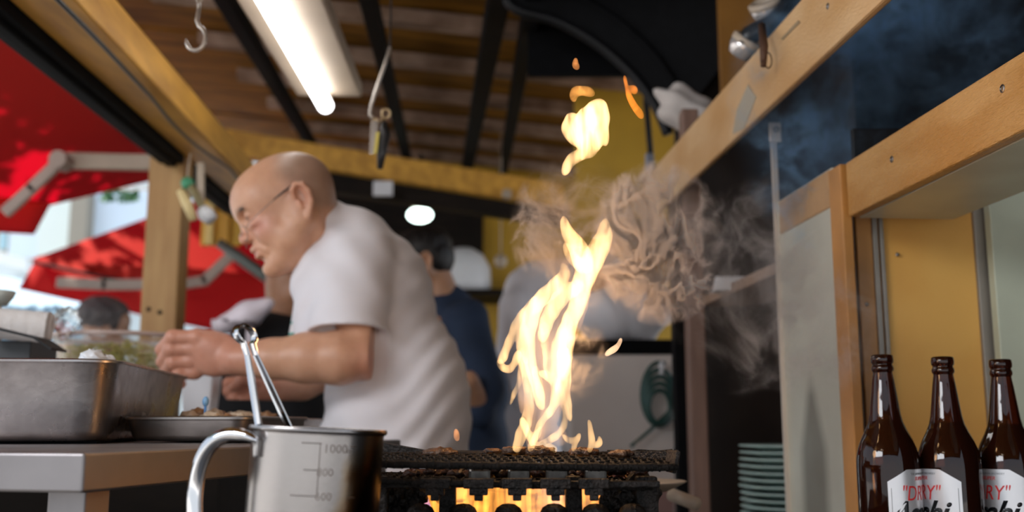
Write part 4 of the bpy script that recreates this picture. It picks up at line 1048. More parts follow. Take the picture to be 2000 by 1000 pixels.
# striped towel hanging from the neck
towm, nt, N, L, bp = nmat('white_towel_green_stripes')
tcn = N.new('ShaderNodeTexCoord'); sxn = N.new('ShaderNodeSeparateXYZ'); L.new(tcn.outputs['Object'], sxn.inputs[0])
cr = N.new('ShaderNodeValToRGB'); cr.color_ramp.interpolation = 'CONSTANT'; el_ = cr.color_ramp.elements
W_ = (.76, .71, .70, 1); G_ = (.10, .36, .30, 1)
zt_, zb2 = mp2(580, 420, 0)[2], mp2(580, 668, 0)[2]
mr = N.new('ShaderNodeMapRange'); mr.inputs['From Min'].default_value = float(zb2); mr.inputs['From Max'].default_value = float(zt_); L.new(sxn.outputs['Z'], mr.inputs[0]); L.new(mr.outputs[0], cr.inputs[0])
el_[0].position = 0; el_[0].color = W_; el_[1].position = .055; el_[1].color = G_
for p_, c_ in ((.085, W_), (.155, G_), (.175, W_)):
    q_ = el_.new(p_); q_.color = c_
L.new(cr.outputs[0], bp.inputs['Base Color']); bp.inputs['Roughness'].default_value = .95
b = MB()
edge = [(612, 425, 634, 440), (596, 470, 625, 480), (580, 530, 614, 535), (574, 590, 606, 592), (568, 630, 600, 632), (562, 664, 598, 668)]
def tw(s, t_):
    f = s*(len(edge)-1); i = min(int(f), len(edge)-2); fr = f-i
    a = [edge[i][j]*(1-fr)+edge[i+1][j]*fr for j in range(4)]
    return Vector(mp2(a[0]*(1-t_)+a[2]*t_, a[1]*(1-t_)+a[3]*t_, .045-.05*t_+.004*math.sin(t_*9+s*5)))
b.solid_grid(tw, 30, 10, (.004, .003, 0)); b.build('neck_towel', towm, man, smooth=True)
# trousers, apron band and shoes, hidden by the counters from here
F = Field((-.42, MY-.06, -.01), (-.02, MY+.40, .80), .009)
for dy in (.05, .25):
    chain(F, [(np.array([-.21, MY+dy+.02, .74]), .105), (np.array([-.22, MY+dy, .45]), .07), (np.array([-.19, MY+dy, .11]), .05)], .03)
cap(F, (-.22, MY+.10, .74), (-.22, MY+.2, .74), .12, .12, .03)
F.mesh('trousers', mat('dark_trousers', (.03, .03, .035), .8), man)
for dy in (.05, .25):
    b = MB(); b.sphere((-.24, MY+dy, .045), .05, (2.4, .95, .85), 3)
    for vv in b.bm.verts: vv.co.z = max(vv.co.z, .0015)
    b.build('shoe', M['blackpl'], man, smooth=True)
# ================================================================== CEILING LAMP, HOOKS, HOOD
# added unseen slab over the boards, stops sun leaking between them
b = MB(); p = [roofpt(-2.0, -1.4, .135), roofpt(1.4, -1.4, .135), roofpt(1.4, 6.75, .135), roofpt(-2.0, 6.75, .135)]
b.hexa(p+[q+Z*.03 for q in p]); b.build('roof_sheet', M['darkwood'], ceil)
LA, LB = at(497, -60, 1.75), at(640, 205, 2.75)
fx = thing('strip_light', 'long ceiling strip light with one glowing tube', 'light')
LA2 = Vector((LA.x, LA.y, LA.z)); d = (LB-LA).normalized()
sd_ = d.cross(Z).normalized(); un = sd_.cross(d)
if un.z < 0: un = -un
A0, B0 = LA-d*.10, LB+d*.005
b = MB(); b.prism(A0+un*.045+sd_*.004, B0+un*.045+sd_*.004, sd_*.18, un*.04); b.build('housing', M['offwhite'], fx, bevel=.006)
for s_ in (0, 1):
    b = MB(); q = (A0, B0)[s_]; dd_ = d if s_ == 0 else -d
    b.prism(q+dd_*.012+un*.012-sd_*.002, q+dd_*.034+un*.012-sd_*.002, sd_*.03, un*.045); b.build('tube_holder', M['offwhite'], fx, bevel=.003)
b = MB(); b.tube([A0+d*.02-un*.006-sd_*.004, B0-d*.02-un*.006-sd_*.004], .0215, 20); tb = b.build('glowing_tube', emis('strip_tube_light', (1, .98, .97), 5), fx, smooth=True, angle=50)
for t_ in (.1, .9):
    q = A0.lerp(B0, t_)+un*.065; b = MB(); b.tube([q, Vector((q.x, q.y, roofpt(q.x, q.y, .09).z))], .004, 8); b.build('hanger_rod', M['greyframe'], fx)
# small greenish lamp far back
q = at(820, 420, 5.6)
t = thing('wall_lamp', 'small far glowing lamp behind the dark haired person', 'lamp')
b = MB(); b.sphere(q, .062, (1.15, .5, .72), 3); b.build('globe', emis('far_lamp_glow', (.80, 1, .93), 5), t, smooth=True)
b = MB(); b.lathe([(0, 0), (.05, 0), (.045, .03), (0, .035)], 24, q+Z*.038); b.build('lamp_base', M['offwhite'], t, smooth=True)
b = MB(); b.tube([q+Z*.07, q+Z*.35, q+Vector((0, .9, .38))], .008, 8); b.build('lamp_arm', M['blackmetal'], t, smooth=True)

def hook(px, py, Y, s, name, label, top):
    t = thing(name, label, 'hook'); c = at(px, py, Y)
    P_ = [c+Vector((.000, 0, top)), c+Vector((.001, 0, .045*s)), c+Vector((-.001, 0, .026*s))]
    for k in range(14):
        a = R(75-250*k/13); P_.append(c+Vector((-.001*s+math.cos(a)*.0145*s, -.002*k/13, -.002+math.sin(a)*.020*s)))
    b = MB(); b.tube(P_[1:], [.0034*s]*(len(P_)-3)+[.0028*s, .001], 10); b.build('hook_body', mat('dull_hook_steel', (.62, .56, .50), .3, .5) if 'dull_hook_steel' not in bpy.data.materials else bpy.data.materials['dull_hook_steel'], t, smooth=True)
    b = MB(); ch = P_[1]; z_ = ch.z; k = 0
    zt = roofpt(c.x, Y, .05).z
    while z_ < zt:
        n = 12; ring = [Vector((ch.x+(math.cos(2*math.pi*j/n)*.005*s if k % 2 else 0), Y+(0 if k % 2 else math.cos(2*math.pi*j/n)*.005*s), z_+.007*s+math.sin(2*math.pi*j/n)*.009*s)) for j in range(n+1)]
        b.tube(ring, .0018*s, 5, cap=False); z_ += .0125*s; k += 1
    b.build('chain', bpy.data.materials['dull_hook_steel'], t, smooth=True)
    return t
hook(384, 72, 1.50, 1.02, 'hanging_hook', 'steel hook on a chain hanging near the eave beam, upper left', .1)
# long hook rod with scissors and tag hanging from it
t = thing('hanging_rod_hook', 'bent wire hook hanging beside the rafters with a ring', 'hook')
Yh = 2.1
b = MB(); b.tube([at(762, 92, Yh), at(752, 125, Yh), at(738, 165, Yh), at(725, 205, Yh), at(722, 222, Yh), at(728, 232, Yh)], .0036, 10); b.build('wire', bpy.data.materials['dull_hook_steel'], t, smooth=True)
q = at(762, 92, Yh); b = MB(); b.tube([q, Vector((q.x, q.y, roofpt(q.x, q.y, .06).z))], .002, 6); b.build('cord', M['blackpl'], t)
b = MB(); c = at(754, 222, Yh); b.tube([c+Vector((math.cos(2*math.pi*k/20)*.009, 0, math.sin(2*math.pi*k/20)*.010)) for k in range(21)], .0022, 8, cap=False)
b.tube([at(728, 232, Yh), at(742, 236, Yh), at(754, 232, Yh)], .002, 8); b.build('ring', mat('brassy_ring', (.55, .40, .22), .3, .7), t, smooth=True)
t = thing('hanging_scissors', 'black handled tool hanging from the bent wire hook', 'tool')
b = MB(); p = [at(750, 238, Yh), at(752, 262, Yh), at(746, 292, Yh), at(742, 330, Yh)]; b.tube(p, [.006, .012, .011, .006], 12, flat=.5); b.build('handle', M['blackpl'], t, smooth=True)
b = MB(); b.prism(at(732, 236, Yh), at(728, 300, Yh-.01), (.016, 0, .002), (0, .004, 0)); b.build('blade', mat('bright_blade', (.75, .74, .72), .2, .8), t, bevel=.001)
b = MB(); b.prism(at(738, 258, Yh-.012), at(733, 300, Yh-.012), (.007, 0, .001), (0, .002, 0)); b.build('yellow_tag', mat('yellow_label', (.75, .62, .12), .5), t)

# black extraction hood: a wide drum seen from below, with its rim
hoodc = at(1060, 300, 2.9)
t = thing('extraction_hood', 'big black curved extraction hood above the fireball', 'hood')
b = MB(); hub = [(985, -60), (1000, 12), (1090, 42), (1170, 88), (1235, 145), (1280, 205), (1305, 262)]
pts = [at(x, y, 2.75) for x, y in hub]
# the lower edge sweeps round; the shell rises and widens above it
def hs(s, t_):
    f = s*(len(pts)-1); i = min(int(f), len(pts)-2); fr = f-i
    p0 = pts[max(i-1, 0)]; p1 = pts[i]; p2_ = pts[i+1]; p3 = pts[min(i+2, len(pts)-1)]
    c = .5*((2*p1)+(-p0+p2_)*fr+(2*p0-5*p1+4*p2_-p3)*fr*fr+(-p0+3*p1-3*p2_+p3)*fr**3)
    return c+Vector((.42*t_, -.35*t_, .50*t_))
b.solid_grid(hs, 36, 6, (.006, .003, .006)); b.build('shell', M['black'], t, smooth=True, angle=40)
b = MB(); b.tube([hs(k/40, 0) for k in range(41)], .016, 10); b.build('rim', M['blackmetal'], t, smooth=True)
b = MB(); b.tube([hs(k/40, .12)+Vector((-.012, -.01, 0)) for k in range(41)], .009, 8); b.build('inner_rim', M['black'], t, smooth=True)
b = MB(); b.box((at(1190, 60, 3.0).x+.08, 3.05, at(1190, 60, 3).z+.02), (.66, .02, .30)); b.build('back_plate', M['black'], t)
# strut with blue grey bolt right of the arch
t = thing('hood_strut', 'thin grey strut with a bolt under the curved hood', 'strut')
b = MB(); q = at(1262, 200, 2.9); b.tube([Vector((q.x, q.y, roofpt(q.x, q.y, .09).z)), q, at(1268, 270, 2.9), at(1274, 335, 2.9)], .009, 10); b.build('rod', M['blackmetal'], t, smooth=True)
b = MB(); b.box(at(1268, 318, 2.88), (.022, .02, .055), bev=.004); b.build('bolt_block', mat('blue_grey_bolt', (.28, .30, .36), .4, .5), t)
# pale folded sheet wedged behind the upper beam
t = MB(); t.hexa([at(1308, 262, 2.75), at(1342, 205, 2.7), at(1405, 152, 2.6), at(1338, 262, 2.7), at(1300, 290, 2.8), at(1350, 190, 2.82), at(1408, 140, 2.75), at(1346, 268, 2.85)])
# clamps and lamp resting on the upper beam
yb_ = 1.62
t = thing('clip_lamp', 'round glass clip lamps with black bodies perched on the upper beam', 'lamp')
for (px, py, nm) in ((1497, 20, 0), (1452, 92, 1)):
    q = at(px, py, 1.78); b = MB()
    b.lathe([(0, -.022), (.020, -.018), (.027, -.004), (.029, .006), (.026, .010), (.022, .004), (0, .0)], 32); o = b.build('lamp_head', mat('silvered_glass', (.72, .68, .66), .12, .6) if nm == 0 else bpy.data.materials['silvered_glass'], t, smooth=True)
    o.matrix_world = Matrix.Translation(q) @ Matrix.Rotation(R(-25 if nm == 0 else 35), 4, 'Y') @ Matrix.Rotation(R(30), 4, 'X')
    b = MB(); b.lathe([(.0225, .005), (.029, .006), (.030, .016), (.022, .020), (.0225, .005)], 32); o = b.build('lamp_ring', M['offwhite'], t, smooth=True)
    o.matrix_world = Matrix.Translation(q) @ Matrix.Rotation(R(-25 if nm == 0 else 35), 4, 'Y') @ Matrix.Rotation(R(30), 4, 'X')
b = MB(); b.tube([at(1540, 0, 1.74), at(1512, 38, 1.75), at(1490, 55, 1.76), at(1462, 70, 1.76), at(1448, 88, 1.76)], [.007, .014, .018, .017, .010], 12); b.build('clamp_body', M['blackpl'], t, smooth=True)
b = MB(); b.tube([at(1488, 50, 1.60), at(1492, 90, 1.55), at(1491, 130, 1.55)], [.006, .007, .0045], 10); k_ = b.build('twisted_wire', mat('rusty_wire', (.10, .05, .03), .6, .4, bump=.8, bscale=150), t, smooth=True)
b = MB(); c = at(1500, 118, 1.56); b.tube([c+Vector((math.cos(2*math.pi*k/20)*.006, 0, math.sin(2*math.pi*k/20)*.013)) for k in range(21)], .0012, 6, cap=False); b.build('wire_loop', bpy.data.materials['rusty_wire'], t, smooth=True)
# crumpled white paper bag behind the beam
b = MB(); c = at(1352, 228, 2.50); rotm = Matrix.Rotation(R(40), 3, 'Y'); b.sphere(c, .10, (1.15, .5, .55), 4, rotm)
for vv in b.bm.verts:
    dv = vv.co-c; vv.co += dv*.16*math.sin(dv.x*70+dv.z*40)*math.cos(dv.z*80)
tag(b.build('white_bag', mat('smoky_white_sheet', (.55, .50, .47), .7), smooth=True), 'crumpled pale sheet stuffed behind the upper beam', 'bag')

# ================================================================== OUTSIDE: awnings, arms, facade, tree
def quadlerp(c, s, t_): return (c[0]*(1-s)+c[1]*s)*(1-t_)+(c[3]*(1-s)+c[2]*s)*t_
def awning(name, label, corners, nu=18, nv=12, sag=.04, th=.004):
    b = MB(); n_ = (corners[1]-corners[0]).cross(corners[3]-corners[0]).normalized()
    b.solid_grid(lambda s, t_: quadlerp(corners, s, t_)-Z*sag*math.sin(math.pi*t_)*math.sin(math.pi*s), nu, nv, n_*th)
    return b
t = thing('red_awning', 'large red awning outside, upper left, with a folding arm', 'awning')
c1 = [at(-260, -230, 2.6), at(330, 150, 3.7), at(300, 352, 4.6), at(-240, 470, 3.5)]
c1 = [at(-420, -260, 2.7), at(330, 205, 3.7), at(330, 345, 4.7), at(-60, 440, 4.2)]
b = awning('cloth', '', c1); b.build('cloth', M['red'], t, smooth=True, angle=50)
# front flap hanging below the outer bar at the left
c2 = [at(-200, 475, 3.95), at(62, 372, 4.3), at(62, 455, 4.28), at(-200, 440, 3.9)]
b = MB(); c2 = [at(-230, 360, 3.9), at(100, 395, 4.25), at(66, 458, 4.25), at(-230, 440, 3.9)]
b.solid_grid(lambda s, t_: quadlerp(c2, s, t_), 10, 4, (0, .004, 0)); b.build('valance', M['red'], t, smooth=True)
def arm(name, pts, w_, m, parent):
    b = MB()
    for a, c in zip(pts, pts[1:]):
        dd = (c-a).normalized(); sw = dd.cross(Vector((0, 1, 0))).normalized(); b.prism(a-dd*w_*.3, c+dd*w_*.3, sw*w_, dd.cross(sw)*w_*.6)
    return b.build(name, m, parent, bevel=.006)
arm('folding_arm', [at(300, 318, 3.9), at(118, 314, 3.9)], .062, M['offwhite'], t)
arm('folding_arm', [at(118, 314, 3.88), at(62, 368, 3.88), at(14, 412, 3.88)], .046, M['greyarm'], t)
b = MB(); b.tube([at(118, 314, 3.84)-Vector((0, .03, 0)), at(118, 314, 3.84)+Vector((0, .05, 0))], .034, 16); b.build('elbow_joint', M['greyarm'], t)

t = thing('red_awning', 'second red awning lower down behind the timber post', 'awning')
c3 = [at(66, 510, 5.2), at(330, 415, 5.6), at(560, 470, 5.4), at(520, 640, 4.9)]
c3 = [at(62, 512, 5.0), at(420, 395, 6.2), at(640, 560, 6.0), at(330, 700, 4.8)]
b = MB(); b.solid_grid(lambda s, t_: quadlerp([at(62, 508, 5.2), at(440, 372, 6.3), at(560, 560, 6.2), at(180, 560, 5.0)], s, t_), 14, 8, (0, 0, .005)); b.build('cloth', M['red'], t, smooth=True)
b = MB(); b.solid_grid(lambda s, t_: quadlerp([at(70, 508, 5.15), at(600, 540, 5.3), at(620, 690, 5.3), at(36, 564, 5.1)], s, t_)+Vector((0, .06*math.sin(s*9), 0)), 24, 8, (0, .005, 0)); b.build('valance', M['red'], t, smooth=True)
arm('folding_arm', [at(118, 552, 4.9), at(205, 556, 4.9), at(352, 556, 4.9)], .052, M['greyarm'], t)
arm('folding_arm', [at(352, 556, 4.88), at(400, 548, 4.88), at(450, 500, 4.88)], .05, M['greyarm'], t)
arm('front_bar', [at(66, 512, 5.12), at(250, 552, 5.08)], .018, M['blackmetal'], t)
# dark bar sloping down behind the cook's chin
t = MB(); t.tube([at(428, 474, 4.2), at(470, 505, 4.2), at(512, 535, 4.2), at(560, 570, 4.2)], [.020, .024, .024, .02], 12); tag(t.build('awning_bar', mat('grey_green_bar', (.12, .13, .115), .45, .3), smooth=True), 'dark grey bar sloping down behind the cook\'s chin', 'bar')

# facade across the street
fac = thing('street_building', 'pale blue building facade across the street, left edge', 'building')
YF = 12
mf = mat('pale_blue_plaster', (.62, .72, .78), .8, noise=.06, nscale=1)
def frect(px0, py0, px1, py1, Y, th, m, name, parent):
    a, c = at(px0, py0, Y), at(px1, py1, Y)
    b = MB(); b.box(((a.x+c.x)/2, Y+th/2, (a.z+c.z)/2), (abs(c.x-a.x), th, abs(a.z-c.z)), bev=.004); return b.build(name, m, parent)
a, c = at(-420, 200, YF), at(720, 800, YF)
b = MB(); b.box(((a.x+c.x)/2, YF+.2, 2.4), (c.x-a.x, .3, 4.9)); b.build('wall', mf, fac)
for (x0, y0, x1, y1, cm) in ((0, 452, 14, 488, (.35, .55, .65)), (20, 450, 72, 505, (.62, .74, .84)), (80, 385, 152, 500, (.66, .75, .74)), (172, 372, 290, 470, (.60, .72, .86)), (300, 360, 400, 470, (.60, .70, .80)), (420, 370, 520, 480, (.55, .62, .70))):
    f = frect(x0-3, y0-3, x1+3, y1+3, YF, -.05, M['offwhite'] if x0 != 80 else M['greyframe'], 'window_frame', fac)
    frect(x0, y0, x1, y1, YF-.06, -.02, mat('window_glass_%d' % x0, cm, .15), 'pane', f)
frect(153, 380, 171, 620, YF-.15, -.2, mat('brown_grey_pier', (.28, .26, .22), .8), 'pier', fac)
b = MB(); q0_, q1_ = at(-60, 488, 9.5), at(70, 512, 9.5)
b.prism(at(-60, 486, 10.5), at(66, 520, 10.5), (0, .3, 0), (0, 0, .10)); b.build('canopy_edge', mat('white_canopy', (.80, .86, .90), .6), fac)
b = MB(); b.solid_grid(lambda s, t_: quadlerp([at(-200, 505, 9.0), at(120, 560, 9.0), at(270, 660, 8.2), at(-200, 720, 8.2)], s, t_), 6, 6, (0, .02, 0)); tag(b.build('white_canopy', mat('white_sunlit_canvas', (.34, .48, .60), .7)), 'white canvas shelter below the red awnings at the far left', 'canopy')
# yellow shop front bits glimpsed between post and cook
t = thing('shop_sign_panel', 'yellow shop panel with shelves between the timber post and the cook', 'panel')
for (x0, y0, x1, y1, cm, nm) in ((398, 375, 470, 480, (.72, .42, .05), 'panel'), (405, 385, 416, 478, (.85, .62, .22), 'lit_strip'), (436, 392, 446, 480, (.60, .30, .03), 'shadow_gap_strip'), (312, 352, 472, 376, (.42, .36, .28), 'rail')):
    a, c = at(x0, y0, 4.45 if nm != 'panel' else 4.5), at(x1, y1, 4.45 if nm != 'panel' else 4.5)
    b = MB(); b.box(((a.x+c.x)/2, a.y, (a.z+c.z)/2), (c.x-a.x, .03, a.z-c.z), bev=.004); b.build(nm, mat('shop_'+nm, cm, .6), t)
b = MB(); q = at(322, 440, 4.5); b.box((q.x, 4.50, at(322, 360, 4.5).z/2), (.05, .03, at(322, 360, 4.5).z)); b.build('leg', M['darkwood'], t)
# white ended brush / lamp hanging from the eave
t = thing('hanging_brush', 'green capped stick with a white end hanging under the eave beam', 'brush')
Yb_ = 2.7
b = MB(); b.tube([at(368, 358, Yb_), at(388, 392, Yb_), at(402, 418, Yb_)], .011, 12); b.build('stick', mat('olive_brown_stick', (.26, .21, .10), .6), t, smooth=True)
b = MB(); b.sphere(at(366, 358, Yb_), .018, (1, 1, 1), 2); b.build('green_cap', mat('green_plastic_cap', (.06, .30, .15), .4), t, smooth=True)
b = MB(); b.tube([at(394, 408, Yb_-.01), at(402, 418, Yb_-.01), at(414, 430, Yb_-.01)], [.016, .022, .018], 14); b.build('white_end', M['white'], t, smooth=True)
b = MB(); b.tube([at(366, 352, Yb_), at(368, 325, Yb_), at(372, 300, Yb_)], .002, 6); b.build('string', M['offwhite'], t)
b = MB(); b.prism(at(392, 318, 2.72), at(392, 395, 2.72), (.018, 0, 0), (0, .018, 0)); tag(b.build('pale_batten', M['offwhite'], bevel=.002), 'pale upright batten beside the green capped stick', 'batten')
b = MB(); b.tube([at(352, 372, 2.65), at(366, 400, 2.65), at(378, 430, 2.65)], [.010, .014, .010], 10); tag(b.build('wooden_spatula', M['postlit'], smooth=True), 'small pale wooden paddle below the green capped stick', 'spatula')
# leafy tree over the awnings: dapples the sunlight
spots = []
AW2 = [at(62, 508, 5.2), at(440, 372, 6.3), at(560, 560, 6.2), at(180, 560, 5.0)]; AW2V = [at(70, 508, 5.15), at(600, 540, 5.3), at(620, 690, 5.3), at(36, 564, 5.1)]
def project(p):
    d = p-Vector((0, 0, CAMZ)); f = d.y*CP+d.z*SP; return 1000+2000*d.x/f, 500-2000*(-d.y*SP+d.z*CP)/f
def on_sheet(c, px, py, sag=0):
    best = None
    for i in range(49):
        for j in range(49):
            q = quadlerp(c, i/48, j/48)-Z*sag*math.sin(math.pi*i/48)*math.sin(math.pi*j/48); x, y = project(q); e = (x-px)**2+(y-py)**2
            if best is None or e < best[0]: best = (e, q)
    return best[1]
for (px, py, r_) in ((205, 246, .055), (232, 250, .045), (65, 322, .05), (78, 384, .06), (165, 240, .02)): spots.append((on_sheet(c1, px, py, .04), r_))
for (px, py, r_) in ((36, 425, .085), (20, 440, .05)): spots.append((on_sheet(c2, px, py), r_))
for (c_, px, py, r_) in ((AW2, 272, 492, .09), (AW2, 385, 500, .13), (AW2, 350, 488, .08), (AW2V, 155, 588, .09), (AW2, 425, 505, .07), (AW2V, 85, 558, .04), (AW2, 190, 500, .04)): spots.append((on_sheet(c_, px, py), r_))
tr = thing('street_tree', 'leafy tree shading the red awnings', 'tree')
TZ_ = 4.3
b = MB(); tx, ty = -5.2, 5.4
b.tube([(tx, ty, -.1), (tx+.1, ty, 1.6), (tx, ty+.1, 3.2), (tx+.4, ty, 4.3), (tx+.9, ty-.1, 4.8)], [.17, .14, .12, .09, .05], 12)
for k in range(9):
    a = k*.7; b.tube([(tx+.1, ty, 3.2+.1*k), (tx+.9*math.cos(a)+.5, ty+.9*math.sin(a), 4.1), (tx+2*math.cos(a)+.9, ty+2*math.sin(a)-.3, 4.35)], [.07, .04, .02], 8)
b.build('trunk', mat('bark', (.10, .07, .05), .9, noise=.4, nscale=20), tr, smooth=True)
ctr = [(s_+(-SUN_DIR)*((TZ_-s_.z)/(-SUN_DIR.z)), r_) for s_, r_ in spots]
rng = random.Random(3); verts = []; faces = []
def leaf(x, y, z, s_):
    for c, r_ in ctr:
        # keep the gap open along the sun's ray
        k = (z-TZ_)/(-SUN_DIR.z); cx, cy = c.x-SUN_DIR.x*k, c.y-SUN_DIR.y*k
        if (x-cx)**2+(y-cy)**2 < (r_*.6+s_*.95)**2: return
    a = rng.uniform(0, 6.28); t1 = Vector((math.cos(a), math.sin(a), rng.uniform(-.25, .25))); t2 = Vector((-math.sin(a), math.cos(a), rng.uniform(-.25, .25)))
    o = Vector((x, y, z)); i = len(verts)
    verts.extend([o-t1*s_, o-t1*s_*.2+t2*s_*.42, o+t1*s_, o-t1*s_*.2-t2*s_*.42+Vector((0, 0, s_*.1))]); faces.append((i, i+1, i+2, i+3))
for layer in range(3):
    x = -6.6
    while x < -.9:
        y = 1.9
        while y < 8.4:
            leaf(x+rng.uniform(-.04, .04), y+rng.uniform(-.04, .04), TZ_+.15*layer+rng.uniform(-.05, .05), .078)
            y += .074
        x += .074
for k in range(260):
    leaf(rng.gauss(-3.35, .25), rng.gauss(6.3, .25), TZ_-1.35-abs(rng.gauss(0, .3)), .05) if False else None
me = bpy.data.meshes.new('leaves'); me.from_pydata(verts, [], faces); me.materials.append(mat('tree_leaf', (.05, .13, .03), .7)); lv = link(bpy.data.objects.new('leaves', me), tr); lv['kind'] = 'stuff'
# a drooping twig in front of the windows
b = MB(); tw0 = at(250, 352, 7.5)
b.tube([tw0+Z*1.6, tw0+Z*.6, tw0, at(215, 380, 7.5)], .012, 6); 
for k in range(60):
    q = at(rng.uniform(200, 268), rng.uniform(374, 392), 7.5+rng.uniform(-.1, .1)); i = len(b.bm.verts); s_ = .035; a = rng.uniform(0, 6.28)
    vs = [b.bm.verts.new(q+Vector((math.cos(a+j*1.57)*s_*(1 if j % 2 else .45), rng.uniform(-.02, .02), math.sin(a+j*1.57)*s_*(1 if j % 2 else .45)))) for j in range(4)]; b.bm.faces.new(vs)
o = b.build('drooping_twig', mat('twig_leaf', (.10, .26, .12), .6), tr)

# ================================================================== OTHER PEOPLE
def simple_tone(skin, hair, Mh_, hairy=True):
    MI = np.array(Mh_.inverted())
    def fn(co):
        n = len(co); L_ = (np.concatenate([co, np.ones((n, 1))], 1) @ MI.T)[:, :3]*1000
        return np.tile(np.array(skin), (n, 1))
    return fn
# dark-haired person in navy
NY = 3.3
p2_ = thing('person', 'dark haired person in a navy shirt behind the cook', 'person')
def np3(px, py, dy=0): return np.array(at(px, py, NY+dy))
Mh2 = head_frame(at(828, 514, NY), R(14), R(6), 1.0)
F = Field((-.60, NY-.28, .90), (.08, NY+.38, 1.64), .005)
put_head(F, Mh2, True)
H2 = lambda x, y, z: np.array(Mh2 @ Vector((x*.001, y*.001, z*.001)))
cap(F, H2(-18, 0, -10), np3(872, 600, .02), .052, .058, .03)
ell(F, np3(885, 650, .05), (.10, .14, .10), .03)
# near forearm resting forward
cap(F, np3(925, 700, -.12), np3(935, 790, -.14), .05, .043, .02); cap(F, np3(936, 800, -.14), np3(915, 745, -.24), .040, .032, .02)
bd = F.mesh('body', M['skin'], p2_)
set_tone(bd, simple_tone((.50, .27, .16), None, Mh2))
F = Field((-.55, NY-.2, 1.15), (-.05, NY+.22, 1.66), .004)

Mi2 = Mh2.inverted()
def hairf(x, y, z):
    d = f_ell((-.006, 0, .044), (.099, .084, .076))(x, y, z)
    d = np.minimum(d, f_ell((-.034, 0, .010), (.070, .081, .070))(x, y, z))
    d = d-.0022*np.sin(x*210+z*90)*np.sin(y*190)
    cut = np.maximum(.016-z+np.clip(x, -1, .04)*.9, x-.080-.0*z)   # keep above a sloping hairline
    cut2 = np.maximum(-.045-z, np.where(x < -.018, -1, .016-z))
    face = np.maximum(x-.055, .060-z) if False else (x-.046)-np.clip(z-.055, 0, .05)*1.4
    return np.maximum(np.maximum(d, cut2), face).astype(np.float32)
F.put(hairf, Mh2 @ Vector((0, 0, .03)), .135, .004, 'u', Mi2)
F.mesh('hair', mat('black_hair', (.012, .010, .010), .5, bump=.2, bscale=200), p2_)
F = Field((-.50, NY-.30, .62), (.24, NY+.42, 1.40), .0065)
cap(F, np3(880, 615, .05), np3(905, 760, .05), .085, .135, .04, sy=1.35)
cap(F, np3(905, 760, .05), np3(905, 960, .05), .135, .150, .04, sy=1.2)
cap(F, np3(912, 625, -.08), np3(940, 760, -.13), .068, .066, .03)
cap(F, np3(870, 590, .02), np3(880, 615, .03), .062, .075, .02)
cap(F, np3(940, 760, -.13), np3(935, 800, -.15), .064, .056, .02)
F.put(lambda x, y, z: (.0045*np.sin(38*x+22*z+2*np.sin(14*z))).astype(np.float32), (-.13, NY, .95), (.5, .5, .5), op='d')
F.mesh('shirt', mat('navy_cloth', (.018, .035, .075), .85, noise=.3, nscale=8), p2_)
F = Field((-.30, NY-.14, -.01), (.08, NY+.30, .80), .012)
for dy in (.0, .16): chain(F, [(np.array([-.12, NY+dy, .74]), .10), (np.array([-.12, NY+dy, .08]), .055)], .03)
F.mesh('trousers', bpy.data.materials['dark_trousers'], p2_)

# cook in white behind the flames
WY = 3.75
p3_ = thing('person', 'person in white kitchen clothes bending behind the flames', 'person')
def wp3(px, py, dy=0): return np.array(at(px, py, WY+dy))
F = Field((-.20, WY-.30, .55), (.70, WY+.40, 1.50), .008)
cap(F, wp3(1050, 590, .0), wp3(1030, 760, 0), .125, .14, .05, sy=1.1); cap(F, wp3(1030, 760), wp3(1030, 1000), .14, .145, .05)
cap(F, wp3(1060, 570, .0), wp3(1120, 545, -.04), .12, .085, .05)
cap(F, wp3(1010, 600, -.10), wp3(1005, 760, -.15), .066, .058, .03); cap(F, wp3(1110, 590, -.10), wp3(1200, 640, -.12), .062, .050, .03)
F.put(lambda x, y, z: (.006*np.sin(30*x+18*z+2*np.sin(12*z))).astype(np.float32), (.2, WY, .95), (.5, .5, .5), op='d')
F.mesh('coat', cloth, p3_)
Mh3 = head_frame(at(1158, 545, WY-.05), R(38), R(170), .98)
F = Field((.08, WY-.32, 1.08), (.72, WY+.25, 1.66), .006)
put_head(F, Mh3, False); cap(F, np.array(Mh3 @ Vector((-.02, 0, -.02))), wp3(1110, 570, -.02), .05, .055, .03)
cap(F, wp3(1195, 638, -.12), wp3(1240, 655, -.15), .038, .03, .02)
ell(F, wp3(1252, 658, -.155), (.045, .03, .028), .015)
bd = F.mesh('body', M['skin'], p3_); set_tone(bd, simple_tone((.42, .22, .14), None, Mh3))
F = Field((.08, WY-.32, 1.08), (.72, WY+.25, 1.72), .006)
F.put(lambda x, y, z: np.maximum(f_ell((-.002, 0, .046), (.101, .087, .078))(x, y, z), .02-z+np.clip(-x, -.05, .06)*-.6).astype(np.float32), Mh3 @ Vector((0, 0, .03)), .14, .004, 'u', Mh3.inverted())
F.mesh('cap', bpy.data.materials['smoky_white_sheet'], p3_)
F = Field((-.10, WY-.16, -.01), (.34, WY+.30, .75), .013)
for dy in (.0, .16): chain(F, [(np.array([.06, WY+dy, .66]), .11), (np.array([.06, WY+dy, .08]), .06)], .03)
F.mesh('trousers', bpy.data.materials['dark_trousers'], p3_)

